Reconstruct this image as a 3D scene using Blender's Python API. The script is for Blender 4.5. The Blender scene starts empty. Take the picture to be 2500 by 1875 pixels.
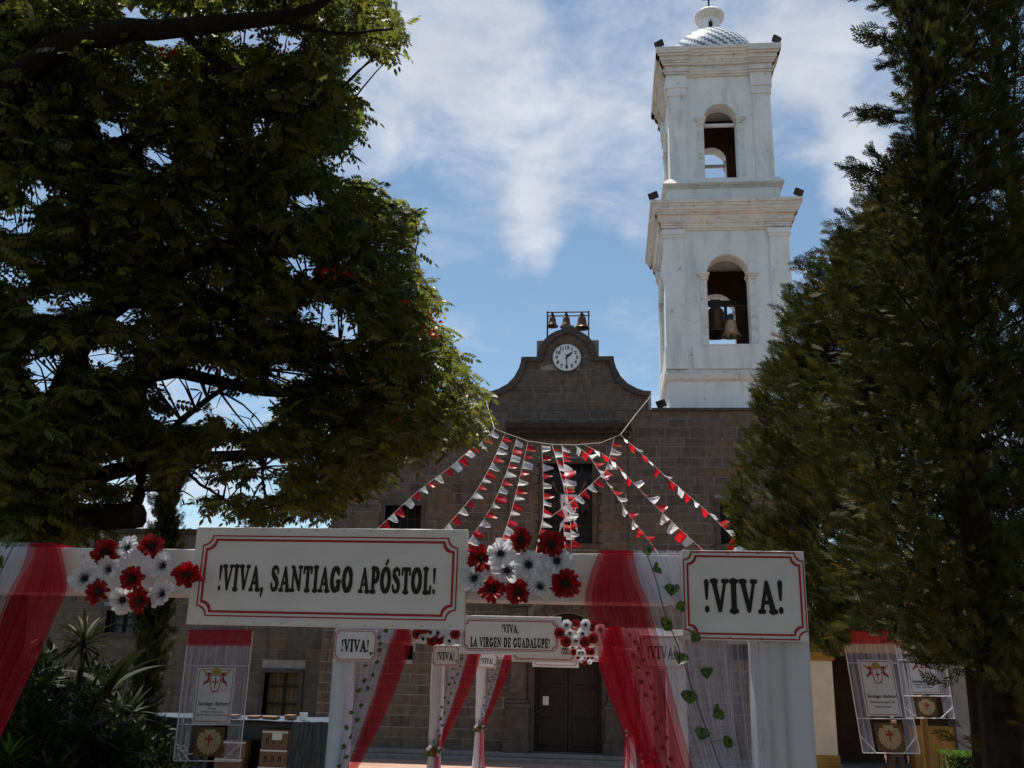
import bpy, bmesh, math, random
import numpy as np
from mathutils import Vector, Matrix

random.seed(7)
rng = np.random.default_rng(7)
PI = math.pi
scene = bpy.context.scene
col = scene.collection

# ------------------------------------------------------------------ camera
# Eye 2.6 m above the plaza. World: X right along the church front, Y towards the church, Z up.
F_PX, CX, CY = 2344.0, 1250.0, 937.5          # focal length and centre in photograph pixels (2500 x 1875)
EYE = np.array([0.0, 0.0, 2.6])
def cdir(px, py):
    return np.array([(px - CX) / F_PX, -(py - CY) / F_PX, -1.0])
yc = cdir(1485, 1645); yc /= np.linalg.norm(yc)            # vanishing point of the church axis
zc = cdir(1446, -6900); zc -= yc * zc.dot(yc); zc /= np.linalg.norm(zc)
xc = np.cross(yc, zc)
RW = np.stack([xc, yc, zc])                                 # camera -> world
cam_data = bpy.data.cameras.new("camera")
cam_data.sensor_width = 36.0
cam_data.lens = 36.0 * F_PX / 2500.0
cam_data.clip_start = 0.05
cam_data.clip_end = 4000.0
cam = bpy.data.objects.new("camera", cam_data)
col.objects.link(cam)
m4 = Matrix.Identity(4)
for i in range(3):
    for j in range(3):
        m4[i][j] = RW[i][j]
m4.translation = Vector(EYE)
cam.matrix_world = m4
scene.camera = cam
scene.cycles.use_denoising = True
scene.cycles.max_bounces = 8
scene.cycles.transparent_max_bounces = 24
scene.cycles.sample_clamp_indirect = 6.0

def ray(px, py):
    r = RW @ cdir(px, py)
    return r / np.linalg.norm(r)
def P(px, py, Y):
    """the point where the line of sight of a photograph pixel meets the vertical plane at distance Y"""
    r = ray(px, py)
    return EYE + r * (Y / r[1])
def proj(p):
    c = (np.atleast_2d(p) - EYE) @ RW
    return np.stack([CX + F_PX * c[:, 0] / -c[:, 2], CY - F_PX * c[:, 1] / -c[:, 2]], 1)

# ------------------------------------------------------------------ light
SUN_EL, SUN_AZ = math.radians(76.0), math.radians(-38.0)    # high, behind the church and to the left (azimuth from +Y towards +X)
sun_vec = Vector((math.sin(SUN_AZ) * math.cos(SUN_EL), math.cos(SUN_AZ) * math.cos(SUN_EL), math.sin(SUN_EL)))
sd = bpy.data.lights.new("sun", 'SUN')
sd.energy = 4.4
sd.angle = math.radians(0.55)
sd.color = (1.0, 0.93, 0.83)
sun = bpy.data.objects.new("sun", sd)
col.objects.link(sun)
sun.rotation_euler = sun_vec.to_track_quat('Z', 'Y').to_euler()
sun.location = (0, 0, 60)

scene.view_settings.view_transform = 'Standard'
scene.view_settings.look = 'None'
scene.view_settings.gamma = 1.0
scene.view_settings.exposure = 0.74
scene.view_settings.use_curve_mapping = False

# ------------------------------------------------------------------ node helpers
class NT:
    def __init__(self, tree):
        self.t = tree
        self.n = tree.nodes
        self.n.clear()
    def node(self, typ, **kw):
        nd = self.n.new(typ)
        for k, v in kw.items():
            setattr(nd, k, v)
        return nd
    def link(self, a, b):
        self.t.links.new(a, b)
    def val(self, sock, v):
        if hasattr(v, 'is_output') or isinstance(v, bpy.types.NodeSocket):
            self.link(v, sock)
        else:
            sock.default_value = v
    def math(self, op, a, b=0.0, c=None, clamp=False):
        nd = self.node('ShaderNodeMath', operation=op, use_clamp=clamp)
        self.val(nd.inputs[0], a); self.val(nd.inputs[1], b)
        if c is not None:
            self.val(nd.inputs[2], c)
        return nd.outputs[0]
    def vmath(self, op, a, b=None):
        nd = self.node('ShaderNodeVectorMath', operation=op)
        self.val(nd.inputs[0], a)
        if b is not None:
            self.val(nd.inputs[1], b)
        return nd
    def mix(self, fac, a, b, mode='MIX'):
        nd = self.node('ShaderNodeMix', data_type='RGBA', blend_type=mode)
        self.val(nd.inputs[0], fac)
        self.val(nd.inputs[6], a if not isinstance(a, tuple) else (*a[:3], 1)); self.val(nd.inputs[7], b if not isinstance(b, tuple) else (*b[:3], 1))
        return nd.outputs[2]
    def noise(self, vec, scale, detail=4, rough=0.55, dist=0.0):
        nd = self.node('ShaderNodeTexNoise')
        if vec is not None:
            self.link(vec, nd.inputs['Vector'])
        nd.inputs['Scale'].default_value = scale
        nd.inputs['Detail'].default_value = detail
        nd.inputs['Roughness'].default_value = rough
        nd.inputs['Distortion'].default_value = dist
        return nd.outputs['Fac']
    def ramp(self, fac, stops):
        nd = self.node('ShaderNodeValToRGB')
        cr = nd.color_ramp
        while len(cr.elements) < len(stops):
            cr.elements.new(0.5)
        for e, (p, c) in zip(cr.elements, stops):
            e.position = p
            e.color = (*c, 1) if len(c) == 3 else c
        self.link(fac, nd.inputs[0])
        return nd.outputs[0]
    def maprange(self, v, a, b, c=0.0, d=1.0, smooth=False):
        nd = self.node('ShaderNodeMapRange')
        if smooth:
            nd.interpolation_type = 'SMOOTHSTEP'
        self.val(nd.inputs[0], v)
        for i, x in enumerate((a, b, c, d)):
            self.val(nd.inputs[i + 1], x)
        return nd.outputs[0]

# ------------------------------------------------------------------ sky
world = bpy.data.worlds.new("World")
scene.world = world
world.use_nodes = True
w = NT(world.node_tree)
sky = w.node('ShaderNodeTexSky', sky_type='NISHITA')
sky.sun_disc = False
sky.sun_elevation = SUN_EL
sky.sun_rotation = SUN_AZ
sky.altitude = 1500.0
sky.air_density = 1.0
sky.dust_density = 0.6
sky.ozone_density = 2.0
tc = w.node('ShaderNodeTexCoord')
dirv = w.vmath('NORMALIZE', tc.outputs['Generated']).outputs[0]
sep = w.node('ShaderNodeSeparateXYZ')
w.link(dirv, sep.inputs[0])
zz = w.math('ADD', w.math('MAXIMUM', sep.outputs[2], 0.0), 0.16)
cmb = w.node('ShaderNodeCombineXYZ')
w.link(w.math('DIVIDE', sep.outputs[0], zz), cmb.inputs[0])
w.link(w.math('DIVIDE', sep.outputs[1], zz), cmb.inputs[1])
cv = cmb.outputs[0]
big = w.noise(cv, 1.35, 5, 0.5, 0.15)
fine = w.noise(cv, 5.2, 9, 0.60, 0.35)
fine = w.math('ADD', w.math('MULTIPLY', w.math('SUBTRACT', fine, 0.5), 1.7), 0.5)
dens = w.math('ADD', w.math('MULTIPLY', big, 0.50), w.math('MULTIPLY', fine, 0.50))
CLOUDS = [(1050, 130, .20, .16), (1250, 300, .16, .06), (1480, 180, .12, .08), (1400, 60, .16, .10), (980, 420, .12, .05), (2010, 200, .11, .26), (2085, 455, .08, .28), (1960, 30, .16, .10),
          (1290, 525, .06, .24), (1320, 600, .05, .20), (1335, 670, .03, .16), (1570, 400, .10, .05), (340, 1275, .05, .30), (2100, 330, .06, .08), (700, 60, .2, .10), (1300, 850, .12, -.14), (1000, 640, .09, -.10), (1480, 650, .10, -.10), (1130, 1000, .1, -.1)]
for px, py, rad, amp in CLOUDS:
    dd = w.vmath('DISTANCE', dirv, tuple(ray(px, py))).outputs['Value']
    dens = w.math('ADD', dens, w.maprange(dd, 0.0, rad, amp, 0.0, smooth=True))
cover = w.maprange(dens, 0.44, 0.82, 0.0, 1.0, smooth=True)
cover = w.math('MULTIPLY', cover, 0.93)
skyc = w.vmath('MULTIPLY', sky.outputs[0], (0.099, 0.099, 0.086)).outputs[0]
cloud_col = w.ramp(w.noise(cv, 3.0, 5, 0.55), [(0.3, (0.35, 0.365, 0.415)), (0.7, (0.50, 0.515, 0.56))])
bgc = w.mix(cover, skyc, cloud_col)
bg = w.node('ShaderNodeBackground')
w.link(bgc, bg.inputs[0])
bg.inputs[1].default_value = 1.0
wo = w.node('ShaderNodeOutputWorld')
w.link(bg.outputs[0], wo.inputs[0])

# ------------------------------------------------------------------ materials
MATS = {}
def mat(name, base, rough=0.7, var=0.25, scale=8.0, metallic=0.0, bump=0.0, bscale=40.0, spec=0.3, alt=None, rnd=None, translucent=0.0, coords='Object', detail=5, streak=None, tgain=1.0):
    """procedural surface: base colour broken up by noise, optional second colour, bump, per-object or per-vertex variation"""
    m = bpy.data.materials.new(name)
    m.use_nodes = True
    t = NT(m.node_tree)
    tcn = t.node('ShaderNodeTexCoord')
    v = tcn.outputs[coords]
    n1 = t.noise(v, scale, detail, 0.6)
    dark = tuple(c * (1 - var) for c in base)
    light = tuple(min(1, c * (1 + var)) for c in base)
    c = t.ramp(n1, [(0.3, dark), (0.7, light)])
    if alt:
        acol, lo, hi, asc = alt
        c = t.mix(t.maprange(t.noise(v, asc, 7, 0.65), lo, hi), c, acol)
    if streak:
        scol, lo, hi, sc3 = streak
        mp = t.node('ShaderNodeMapping'); mp.inputs['Scale'].default_value = sc3
        t.link(v, mp.inputs[0])
        c = t.mix(t.maprange(t.noise(mp.outputs[0], 1.0, 6, 0.6), lo, hi), c, scol)
    if rnd:
        kind, amt, hue = rnd
        if kind == 'object':
            r = t.node('ShaderNodeObjectInfo').outputs['Random']
        else:
            a = t.node('ShaderNodeAttribute'); a.attribute_name = 'rnd'
            r = a.outputs['Fac']
        c = t.mix(1.0, c, t.ramp(r, [(0.0, (1 - amt,) * 3), (0.45, (1.0, 1.0, 1.0)), (0.80, (1 + amt * .4,) * 3), (0.92, hue), (1.0, (1 + amt * .7,) * 3)]), 'MULTIPLY')
    p = t.node('ShaderNodeBsdfPrincipled')
    t.link(c, p.inputs['Base Color'])
    p.inputs['Roughness'].default_value = rough
    p.inputs['Metallic'].default_value = metallic
    p.inputs['Specular IOR Level'].default_value = spec
    if bump:
        b = t.node('ShaderNodeBump')
        b.inputs['Strength'].default_value = bump
        b.inputs['Distance'].default_value = 0.02
        t.link(t.noise(v, bscale, 6, 0.65), b.inputs['Height'])
        t.link(b.outputs[0], p.inputs['Normal'])
    sh = p.outputs[0]
    if translucent:
        tr = t.node('ShaderNodeBsdfTranslucent')
        t.link(t.mix(1.0, c, (tgain, tgain, tgain * .8), 'MULTIPLY') if tgain != 1.0 else c, tr.inputs[0])
        mx = t.node('ShaderNodeMixShader')
        mx.inputs[0].default_value = translucent
        t.link(sh, mx.inputs[1]); t.link(tr.outputs[0], mx.inputs[2])
        sh = mx.outputs[0]
    o = t.node('ShaderNodeOutputMaterial')
    t.link(sh, o.inputs[0])
    MATS[name] = m
    return m

def tulle(name, colr, opacity, stripes=26.0):
    """sheer netting: part of the light passes straight through; gathered threads run along the cloth (attribute rnd = across the width)"""
    m = bpy.data.materials.new(name)
    m.use_nodes = True
    t = NT(m.node_tree)
    a = t.node('ShaderNodeAttribute'); a.attribute_name = 'rnd'
    u = a.outputs['Fac']
    cx_ = t.node('ShaderNodeCombineXYZ')
    t.link(u, cx_.inputs[0])
    n = t.noise(cx_.outputs[0], stripes, 3, 0.6)
    op = t.maprange(n, 0.35, 0.68, max(0.0, opacity - 0.2), min(1, opacity + 0.28))
    tcn = t.node('ShaderNodeTexCoord')
    spk = t.maprange(t.noise(tcn.outputs['Object'], 420.0, 1, 0.5), 0.70, 0.76)
    colo = t.mix(t.math('MULTIPLY', spk, 0.35), colr, tuple(min(1, c * 2.2 + .05) for c in colr))
    d = t.node('ShaderNodeBsdfDiffuse'); t.link(colo, d.inputs[0])
    tr = t.node('ShaderNodeBsdfTranslucent'); t.link(colo, tr.inputs[0])
    g = t.node('ShaderNodeBsdfGlossy'); g.inputs[1].default_value = 0.45
    m1 = t.node('ShaderNodeMixShader'); m1.inputs[0].default_value = 0.5
    t.link(d.outputs[0], m1.inputs[1]); t.link(tr.outputs[0], m1.inputs[2])
    m2 = t.node('ShaderNodeMixShader'); m2.inputs[0].default_value = 0.03
    t.link(m1.outputs[0], m2.inputs[1]); t.link(g.outputs[0], m2.inputs[2])
    tp = t.node('ShaderNodeBsdfTransparent')
    tp.inputs[0].default_value = (*[0.55 + 0.45 * c / max(colr) for c in colr], 1)
    m3 = t.node('ShaderNodeMixShader')
    t.link(op, m3.inputs[0]); t.link(tp.outputs[0], m3.inputs[1]); t.link(m2.outputs[0], m3.inputs[2])
    o = t.node('ShaderNodeOutputMaterial')
    t.link(m3.outputs[0], o.inputs[0])
    MATS[name] = m
    return m

STONE = (0.130, 0.102, 0.083)
mat('stone', STONE, .9, .30, 5, bump=.5, bscale=22, spec=.15, rnd=('object', .20, (1.22, 1.0, .76)), alt=((.070, .056, .048), .55, .74, 1.7), streak=((.062, .052, .046), .54, .72, (3.5, 3.5, .45)))
mat('stone_mass', STONE, .9, .30, 5, bump=.5, bscale=22, spec=.15, rnd=('attr', .20, (1.22, 1.0, .76)), alt=((.070, .056, .048), .55, .74, 1.7), streak=((.062, .052, .046), .54, .72, (3.5, 3.5, .45)))
mat('mortar', (.29, .27, .25), .95, .25, 6, spec=.1)
mat('trim_stone', (.085, .070, .062), .9, .3, 4, bump=.5, bscale=25, spec=.15, alt=((.06, .052, .047), .55, .72, 2.2))
mat('dark_ledge', (.055, .042, .035), .9, .3, 4, bump=.4, bscale=20, spec=.15)
mat('plaster', (.78, .775, .765), .88, .06, 1.2, bump=.3, bscale=14, spec=.2, alt=((.40, .36, .33), .63, .70, 3.4), streak=((.54, .54, .53), .50, .78, (2.6, 2.6, .5)))
mat('plaster_trim', (.72, .69, .65), .88, .10, 2.0, bump=.3, bscale=18, spec=.2, alt=((.28, .23, .19), .58, .72, 6.0), streak=((.50, .45, .40), .52, .74, (1.6, 1.6, 8.0)))
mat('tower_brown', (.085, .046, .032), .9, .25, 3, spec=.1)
mat('bronze', (.12, .068, .038), .45, .35, 6, metallic=.6, spec=.4)
mat('brass', (.42, .30, .15), .3, .25, 9, metallic=.85, spec=.5)
mat('iron', (.035, .033, .032), .6, .3, 20, spec=.3)
mat('black_plastic', (.02, .02, .022), .5, .2, 20)
mat('door_wood', (.024, .016, .011), .6, .4, 4, bump=.3, bscale=12)
mat('dark_void', (.02, .018, .016), .9, .1, 3)
mat('glass_dark', (.03, .03, .034), .25, .3, 6, spec=.5)
mat('curtain_cream', (.20, .15, .08), .9, .2, 5)
mat('white_paint', (.76, .76, .77), .6, .05, 4, bump=.08, bscale=60, alt=((.60, .57, .53), .60, .72, 5))
mat('board_edge', (.62, .55, .45), .8, .15, 10)
mat('vinyl', (.70, .675, .69), .42, .05, 3, spec=.35, bump=.5, bscale=4, streak=((.58, .57, .57), .5, .75, (2., 2., 9.)))
mat('ink_black', (.014, .012, .011), .6, .1, 10)
mat('ink_red', (.36, .022, .028), .5, .1, 10)
mat('ink_gold', (.38, .29, .05), .5, .15, 10)
mat('ink_grey', (.42, .42, .42), .5, .1, 10)
mat('ink_brown', (.14, .075, .03), .6, .25, 14)
mat('shell_tan', (.50, .36, .20), .6, .2, 14)
mat('cloth_white', (.74, .75, .80), .85, .05, 5, spec=.1, translucent=.25)
mat('petal_red', (.36, .006, .010), .38, .15, 30, spec=.45, translucent=.38)
mat('petal_white', (.78, .79, .84), .5, .05, 30, spec=.3, translucent=.42)
mat('flower_black', (.012, .011, .012), .8, .1, 20)
mat('flag_red', (.62, .010, .018), .35, .12, 20, spec=.5, translucent=.6)
mat('flag_white', (.86, .86, .87), .4, .04, 20, spec=.45, translucent=.6, alt=((.40, .40, .42), .62, .68, 34))
mat('rope', (.55, .52, .46), .9, .15, 30)
mat('vine_leaf', (.12, .20, .035), .4, .4, 45, spec=.4, translucent=.2, alt=((.018, .045, .010), .47, .53, 60))
mat('vine_stem', (.035, .06, .02), .7, .2, 30)
mat('leaf', (.080, .092, .020), .48, .35, 1.2, spec=.4, rnd=('attr', .55, (1.7, 1.45, .6)), translucent=.42, tgain=1.9)
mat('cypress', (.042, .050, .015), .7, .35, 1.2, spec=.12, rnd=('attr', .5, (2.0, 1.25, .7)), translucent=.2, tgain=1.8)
mat('hedge_leaf', (.10, .19, .02), .5, .3, 5, spec=.3, rnd=('attr', .4, (1.2, 1.15, .7)), translucent=.3)
mat('strap_leaf', (.020, .030, .009), .62, .35, 4, spec=.22, rnd=('attr', .45, (1.4, 1.2, .8)), translucent=.2)
mat('dry_leaf', (.26, .22, .11), .7, .3, 4, spec=.2, translucent=.2)
mat('bark', (.020, .016, .012), .95, .4, 9, bump=.7, bscale=18, spec=.1)
mat('blossom', (.55, .022, .012), .5, .2, 10, translucent=.4)
mat('ochre', (.30, .15, .035), .85, .2, 3, bump=.15, bscale=18, spec=.15)
mat('cream', (.58, .49, .35), .88, .08, 3, bump=.15, bscale=18, spec=.15)
mat('grey_stone', (.21, .195, .18), .9, .25, 4, bump=.4, bscale=20, spec=.15)
mat('tarp_black', (.022, .024, .028), .32, .3, 6, spec=.5)
mat('tarp_blue', (.10, .13, .17), .28, .35, 9, spec=.5)
mat('cardboard', (.20, .115, .072), .85, .15, 6)
mat('label_white', (.72, .72, .70), .6, .05, 8)
mat('foil', (.8, .8, .82), .2, .3, 40, metallic=.9)
mat('skin', (.36, .20, .13), .55, .1, 8)
mat('trousers', (.030, .026, .024), .85, .2, 9)
mat('shirt', (.10, .10, .12), .85, .2, 9)
mat('hair', (.015, .012, .010), .5, .3, 30)
mat('post_brown', (.22, .105, .030), .75, .25, 8)
mat('soil', (.085, .064, .046), .95, .3, 3)
tulle('tulle_red', (.46, .020, .060), .33)
tulle('tulle_white', (.74, .75, .84), .20, 30.0)
tulle('plastic_sheet', (.62, .62, .70), .26, 18.0)

def paving_material():
    m = bpy.data.materials.new('paving')
    m.use_nodes = True
    t = NT(m.node_tree)
    tcn = t.node('ShaderNodeTexCoord')
    br = t.node('ShaderNodeTexBrick')
    t.link(tcn.outputs['Object'], br.inputs['Vector'])
    br.inputs['Scale'].default_value = 1.0
    br.inputs['Brick Width'].default_value = 0.40
    br.inputs['Row Height'].default_value = 0.20
    br.inputs['Mortar Size'].default_value = 0.012
    br.inputs['Color1'].default_value = (.36, .21, .155, 1)
    br.inputs['Color2'].default_value = (.43, .29, .22, 1)
    br.inputs['Mortar'].default_value = (.20, .15, .12, 1)
    n = t.noise(tcn.outputs['Object'], 0.9, 6, .6)
    c = t.mix(1.0, br.outputs['Color'], t.ramp(n, [(.3, (.75, .75, .75)), (.7, (1.12, 1.1, 1.08))]), 'MULTIPLY')
    p = t.node('ShaderNodeBsdfPrincipled')
    t.link(c, p.inputs['Base Color'])
    p.inputs['Roughness'].default_value = .85
    b = t.node('ShaderNodeBump'); b.inputs['Strength'].default_value = .4; b.inputs['Distance'].default_value = .01
    t.link(br.outputs['Fac'], b.inputs['Height']); b.invert = True
    t.link(b.outputs[0], p.inputs['Normal'])
    o = t.node('ShaderNodeOutputMaterial')
    t.link(p.outputs[0], o.inputs[0])
    MATS['paving'] = m
paving_material()

def dome_material():
    """glazed tiles laid in slanting zigzag bands of dark blue and white (tiles too small to pick apart)"""
    m = bpy.data.materials.new('dome_tile')
    m.use_nodes = True
    t = NT(m.node_tree)
    tcn = t.node('ShaderNodeTexCoord')
    s = t.node('ShaderNodeSeparateXYZ'); t.link(tcn.outputs['Object'], s.inputs[0])
    ang = t.math('MULTIPLY', t.math('ARCTAN2', s.outputs[1], s.outputs[0]), 1 / (2 * PI))
    row = t.math('FLOOR', t.math('MULTIPLY', s.outputs[2], 9.0))
    k = t.math('FRACT', t.math('ADD', t.math('MULTIPLY', ang, 28.0), t.math('MULTIPLY', row, 0.33)))
    f = t.math('GREATER_THAN', k, 0.55)
    c = t.mix(f, (.72, .73, .75), (.13, .16, .20))
    p = t.node('ShaderNodeBsdfPrincipled'); t.link(c, p.inputs['Base Color'])
    p.inputs['Roughness'].default_value = .22
    o = t.node('ShaderNodeOutputMaterial'); t.link(p.outputs[0], o.inputs[0])
    MATS['dome_tile'] = m
dome_material()

# ------------------------------------------------------------------ mesh helpers
class MB:
    """collects shapes; build() links them as one mesh object"""
    def __init__(self):
        self.v, self.f, self.r = [], [], []
        self.cur = 0.5
    def add(self, vs, fs):
        o = len(self.v)
        self.v += [tuple(map(float, p)) for p in vs]
        self.r += [self.cur] * len(vs)
        self.f += [tuple(i + o for i in f) for f in fs]
        return self
    def box(self, x0, x1, y0, y1, z0, z1):
        return self.add([(x0, y0, z0), (x1, y0, z0), (x1, y1, z0), (x0, y1, z0), (x0, y0, z1), (x1, y0, z1), (x1, y1, z1), (x0, y1, z1)],
                        [(0, 3, 2, 1), (4, 5, 6, 7), (0, 1, 5, 4), (1, 2, 6, 5), (2, 3, 7, 6), (3, 0, 4, 7)])
    def bbox(self, x0, x1, y0, y1, z0, z1, b=.01):
        """a box whose front (-y) edges are chamfered"""
        vs = [(x0, y1, z0), (x1, y1, z0), (x1, y1, z1), (x0, y1, z1), (x0, y0 + b, z0), (x1, y0 + b, z0), (x1, y0 + b, z1), (x0, y0 + b, z1),
              (x0 + b, y0, z0 + b), (x1 - b, y0, z0 + b), (x1 - b, y0, z1 - b), (x0 + b, y0, z1 - b)]
        fs = [(0, 1, 5, 4), (1, 2, 6, 5), (2, 3, 7, 6), (3, 0, 4, 7), (4, 5, 9, 8), (5, 6, 10, 9), (6, 7, 11, 10), (7, 4, 8, 11), (8, 9, 10, 11), (3, 2, 1, 0)]
        return self.add(vs, fs)
    def prism(self, poly, y0, y1):
        """polygon of (x, z) pushed from y0 (front) to y1 (back)"""
        a = sum(poly[i - 1][0] * poly[i][1] - poly[i][0] * poly[i - 1][1] for i in range(len(poly)))
        if a < 0:
            poly = poly[::-1]
        n = len(poly)
        vs = [(x, y0, z) for x, z in poly] + [(x, y1, z) for x, z in poly]
        fs = [tuple(range(n)), tuple(range(2 * n - 1, n - 1, -1))]
        fs += [(i, i + n, (i + 1) % n + n, (i + 1) % n) for i in range(n)]
        return self.add(vs, fs)
    def slab(self, poly, z0, z1):
        """polygon of (x, y) pushed from z0 up to z1"""
        a = sum(poly[i - 1][0] * poly[i][1] - poly[i][0] * poly[i - 1][1] for i in range(len(poly)))
        if a < 0:
            poly = poly[::-1]
        n = len(poly)
        vs = [(x, y, z0) for x, y in poly] + [(x, y, z1) for x, y in poly]
        fs = [tuple(range(n - 1, -1, -1)), tuple(range(n, 2 * n))]
        fs += [(i, (i + 1) % n, (i + 1) % n + n, i + n) for i in range(n)]
        return self.add(vs, fs)
    def tube(self, pts, rad, seg=8, cap=True):
        pts = [Vector(p) for p in pts]
        n = len(pts)
        rad = list(rad) if hasattr(rad, '__len__') else [rad] * n
        vs, fs = [], []
        up = Vector((0, 0, 1))
        for i, p in enumerate(pts):
            d = (pts[min(i + 1, n - 1)] - pts[max(i - 1, 0)]).normalized()
            a = d.cross(up)
            if a.length < .05:
                a = d.cross(Vector((1, 0, 0)))
            a.normalize()
            b = d.cross(a)
            for k in range(seg):
                t = 2 * PI * k / seg
                vs.append(p + (a * math.cos(t) + b * math.sin(t)) * rad[i])
        for i in range(n - 1):
            for k in range(seg):
                k2 = (k + 1) % seg
                fs.append((i * seg + k, i * seg + k2, (i + 1) * seg + k2, (i + 1) * seg + k))
        if cap:
            fs.append(tuple(range(seg)))
            fs.append(tuple(range((n - 1) * seg, n * seg))[::-1])
        return self.add(vs, fs)
    def lathe(self, prof, c=(0, 0, 0), seg=24):
        """profile of (radius, z) turned about the vertical through c"""
        vs, fs = [], []
        for r, z in prof:
            for k in range(seg):
                t = 2 * PI * k / seg
                vs.append((c[0] + r * math.cos(t), c[1] + r * math.sin(t), c[2] + z))
        for i in range(len(prof) - 1):
            for k in range(seg):
                k2 = (k + 1) % seg
                fs.append((i * seg + k, i * seg + k2, (i + 1) * seg + k2, (i + 1) * seg + k))
        return self.add(vs, fs)

ORG = {}
def link(name, me, material, parent=None):
    o = bpy.data.objects.new(name, me)
    col.objects.link(o)
    if material is not None and me is not None and len(me.materials) == 0:
        me.materials.append(MATS[material] if isinstance(material, str) else material)
    if parent is not None:
        o.parent = parent
    return o
def thing(name, label, cat, loc=(0, 0, 0), group=None, local=False, rotz=0.0):
    o = bpy.data.objects.new(name, None)
    col.objects.link(o)
    o.empty_display_size = .1
    o.location = loc
    o.rotation_euler = (0, 0, rotz)
    o['label'] = label
    o['category'] = cat
    if group:
        o['group'] = group
    ORG[o.name] = None if local else tuple(loc)
    return o
def tag(o, label, cat, group=None):
    o['label'] = label
    o['category'] = cat
    if group:
        o['group'] = group
    return o
def part(name, mb, material, parent, smooth=False, rnd=False, label=None):
    """a part: its shape is given in world metres (or in the thing's own frame when the thing was made with local=True)"""
    root = parent
    off = np.zeros(3)
    p = parent
    while p is not None:
        if p.parent is None and ORG.get(p.name) is not None:
            off = np.array(ORG[p.name])
        p = p.parent
    me = bpy.data.meshes.new(name)
    v = np.array(mb.v, dtype=float).reshape(-1, 3) - off
    me.from_pydata(v.tolist(), [], mb.f)
    if smooth:
        for q in me.polygons:
            q.use_smooth = True
    if rnd:
        a = me.attributes.new('rnd', 'FLOAT', 'POINT')
        a.data.foreach_set('value', mb.r)
    o = link(name, me, material, parent)
    if label:
        o['label'] = label
    return o
def solo(name, mb, material, label, cat, group=None, smooth=False, rnd=False, kind=None, origin=None):
    """a thing that is a single mesh; its origin is set at the middle of its base"""
    v = np.array(mb.v, dtype=float).reshape(-1, 3)
    if origin is None:
        lo, hi = v.min(0), v.max(0)
        origin = np.array([(lo[0] + hi[0]) / 2, (lo[1] + hi[1]) / 2, lo[2]])
    me = bpy.data.meshes.new(name)
    me.from_pydata((v - origin).tolist(), [], mb.f)
    if smooth:
        for q in me.polygons:
            q.use_smooth = True
    if rnd:
        a = me.attributes.new('rnd', 'FLOAT', 'POINT')
        a.data.foreach_set('value', mb.r)
    o = link(name, me, material)
    o.location = origin
    if kind:
        o['kind'] = kind
    if cat:
        tag(o, label, cat, group)
    return o
def copy_tree(o, parent=None):
    c = o.copy()
    col.objects.link(c)
    c.parent = parent
    for ch in o.children:
        copy_tree(ch, c)
    return c
def spline(pts, n):
    """Catmull-Rom through the points, n samples"""
    p = np.array(pts, dtype=float)
    p = np.vstack([2 * p[0] - p[1], p, 2 * p[-1] - p[-2]])
    out = []
    m = len(p) - 3
    for s in np.linspace(0, m - 1e-6, n):
        i = int(s); t = s - i
        a, b, c, d = p[i:i + 4]
        out.append(.5 * ((2 * b) + (-a + c) * t + (2 * a - 5 * b + 4 * c - d) * t * t + (-a + 3 * b - 3 * c + d) * t ** 3))
    return np.array(out)
def inpoly(pts, poly):
    pts = np.asarray(pts); x, y = pts[:, 0], pts[:, 1]
    r = np.zeros(len(pts), bool)
    n = len(poly); j = n - 1
    for i in range(n):
        xi, yi = poly[i]; xj, yj = poly[j]
        cnd = ((yi > y) != (yj > y)) & (x < (xj - xi) * (y - yi) / (yj - yi + 1e-12) + xi)
        r ^= cnd
        j = i
    return r
def mass(name, tv, tf, M, T, rnd, material, parent=None, off=(0, 0, 0)):
    """many small copies of one template as a single mesh (leaves)"""
    k, n = len(T), len(tv)
    V = (np.einsum('kij,nj->kni', M, tv) + T[:, None, :] - np.asarray(off)).reshape(-1, 3)
    tf = np.asarray(tf)
    Fc = (tf[None] + (np.arange(k) * n)[:, None, None]).reshape(-1)
    nf, per = k * len(tf), tf.shape[1]
    me = bpy.data.meshes.new(name)
    me.vertices.add(len(V)); me.vertices.foreach_set('co', V.ravel())
    me.loops.add(len(Fc)); me.loops.foreach_set('vertex_index', Fc.astype(np.int32))
    me.polygons.add(nf)
    me.polygons.foreach_set('loop_start', np.arange(0, nf * per, per, dtype=np.int32))
    me.update(calc_edges=True)
    a = me.attributes.new('rnd', 'FLOAT', 'POINT')
    a.data.foreach_set('value', np.repeat(rnd, n).astype(np.float32))
    return link(name, me, material, parent)
def frames(d, roll):
    """rotation matrices whose x axis is the direction d, turned by roll about it"""
    d = d / np.linalg.norm(d, axis=1, keepdims=True)
    up = np.tile([0., 0., 1.], (len(d), 1))
    s = np.cross(up, d)
    bad = np.linalg.norm(s, axis=1) < .05
    s[bad] = [1, 0, 0]
    s /= np.linalg.norm(s, axis=1, keepdims=True)
    t = np.cross(d, s)
    c, sn = np.cos(roll)[:, None], np.sin(roll)[:, None]
    s2 = s * c + t * sn
    t2 = -s * sn + t * c
    return np.stack([d, s2, t2], axis=2)
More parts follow.
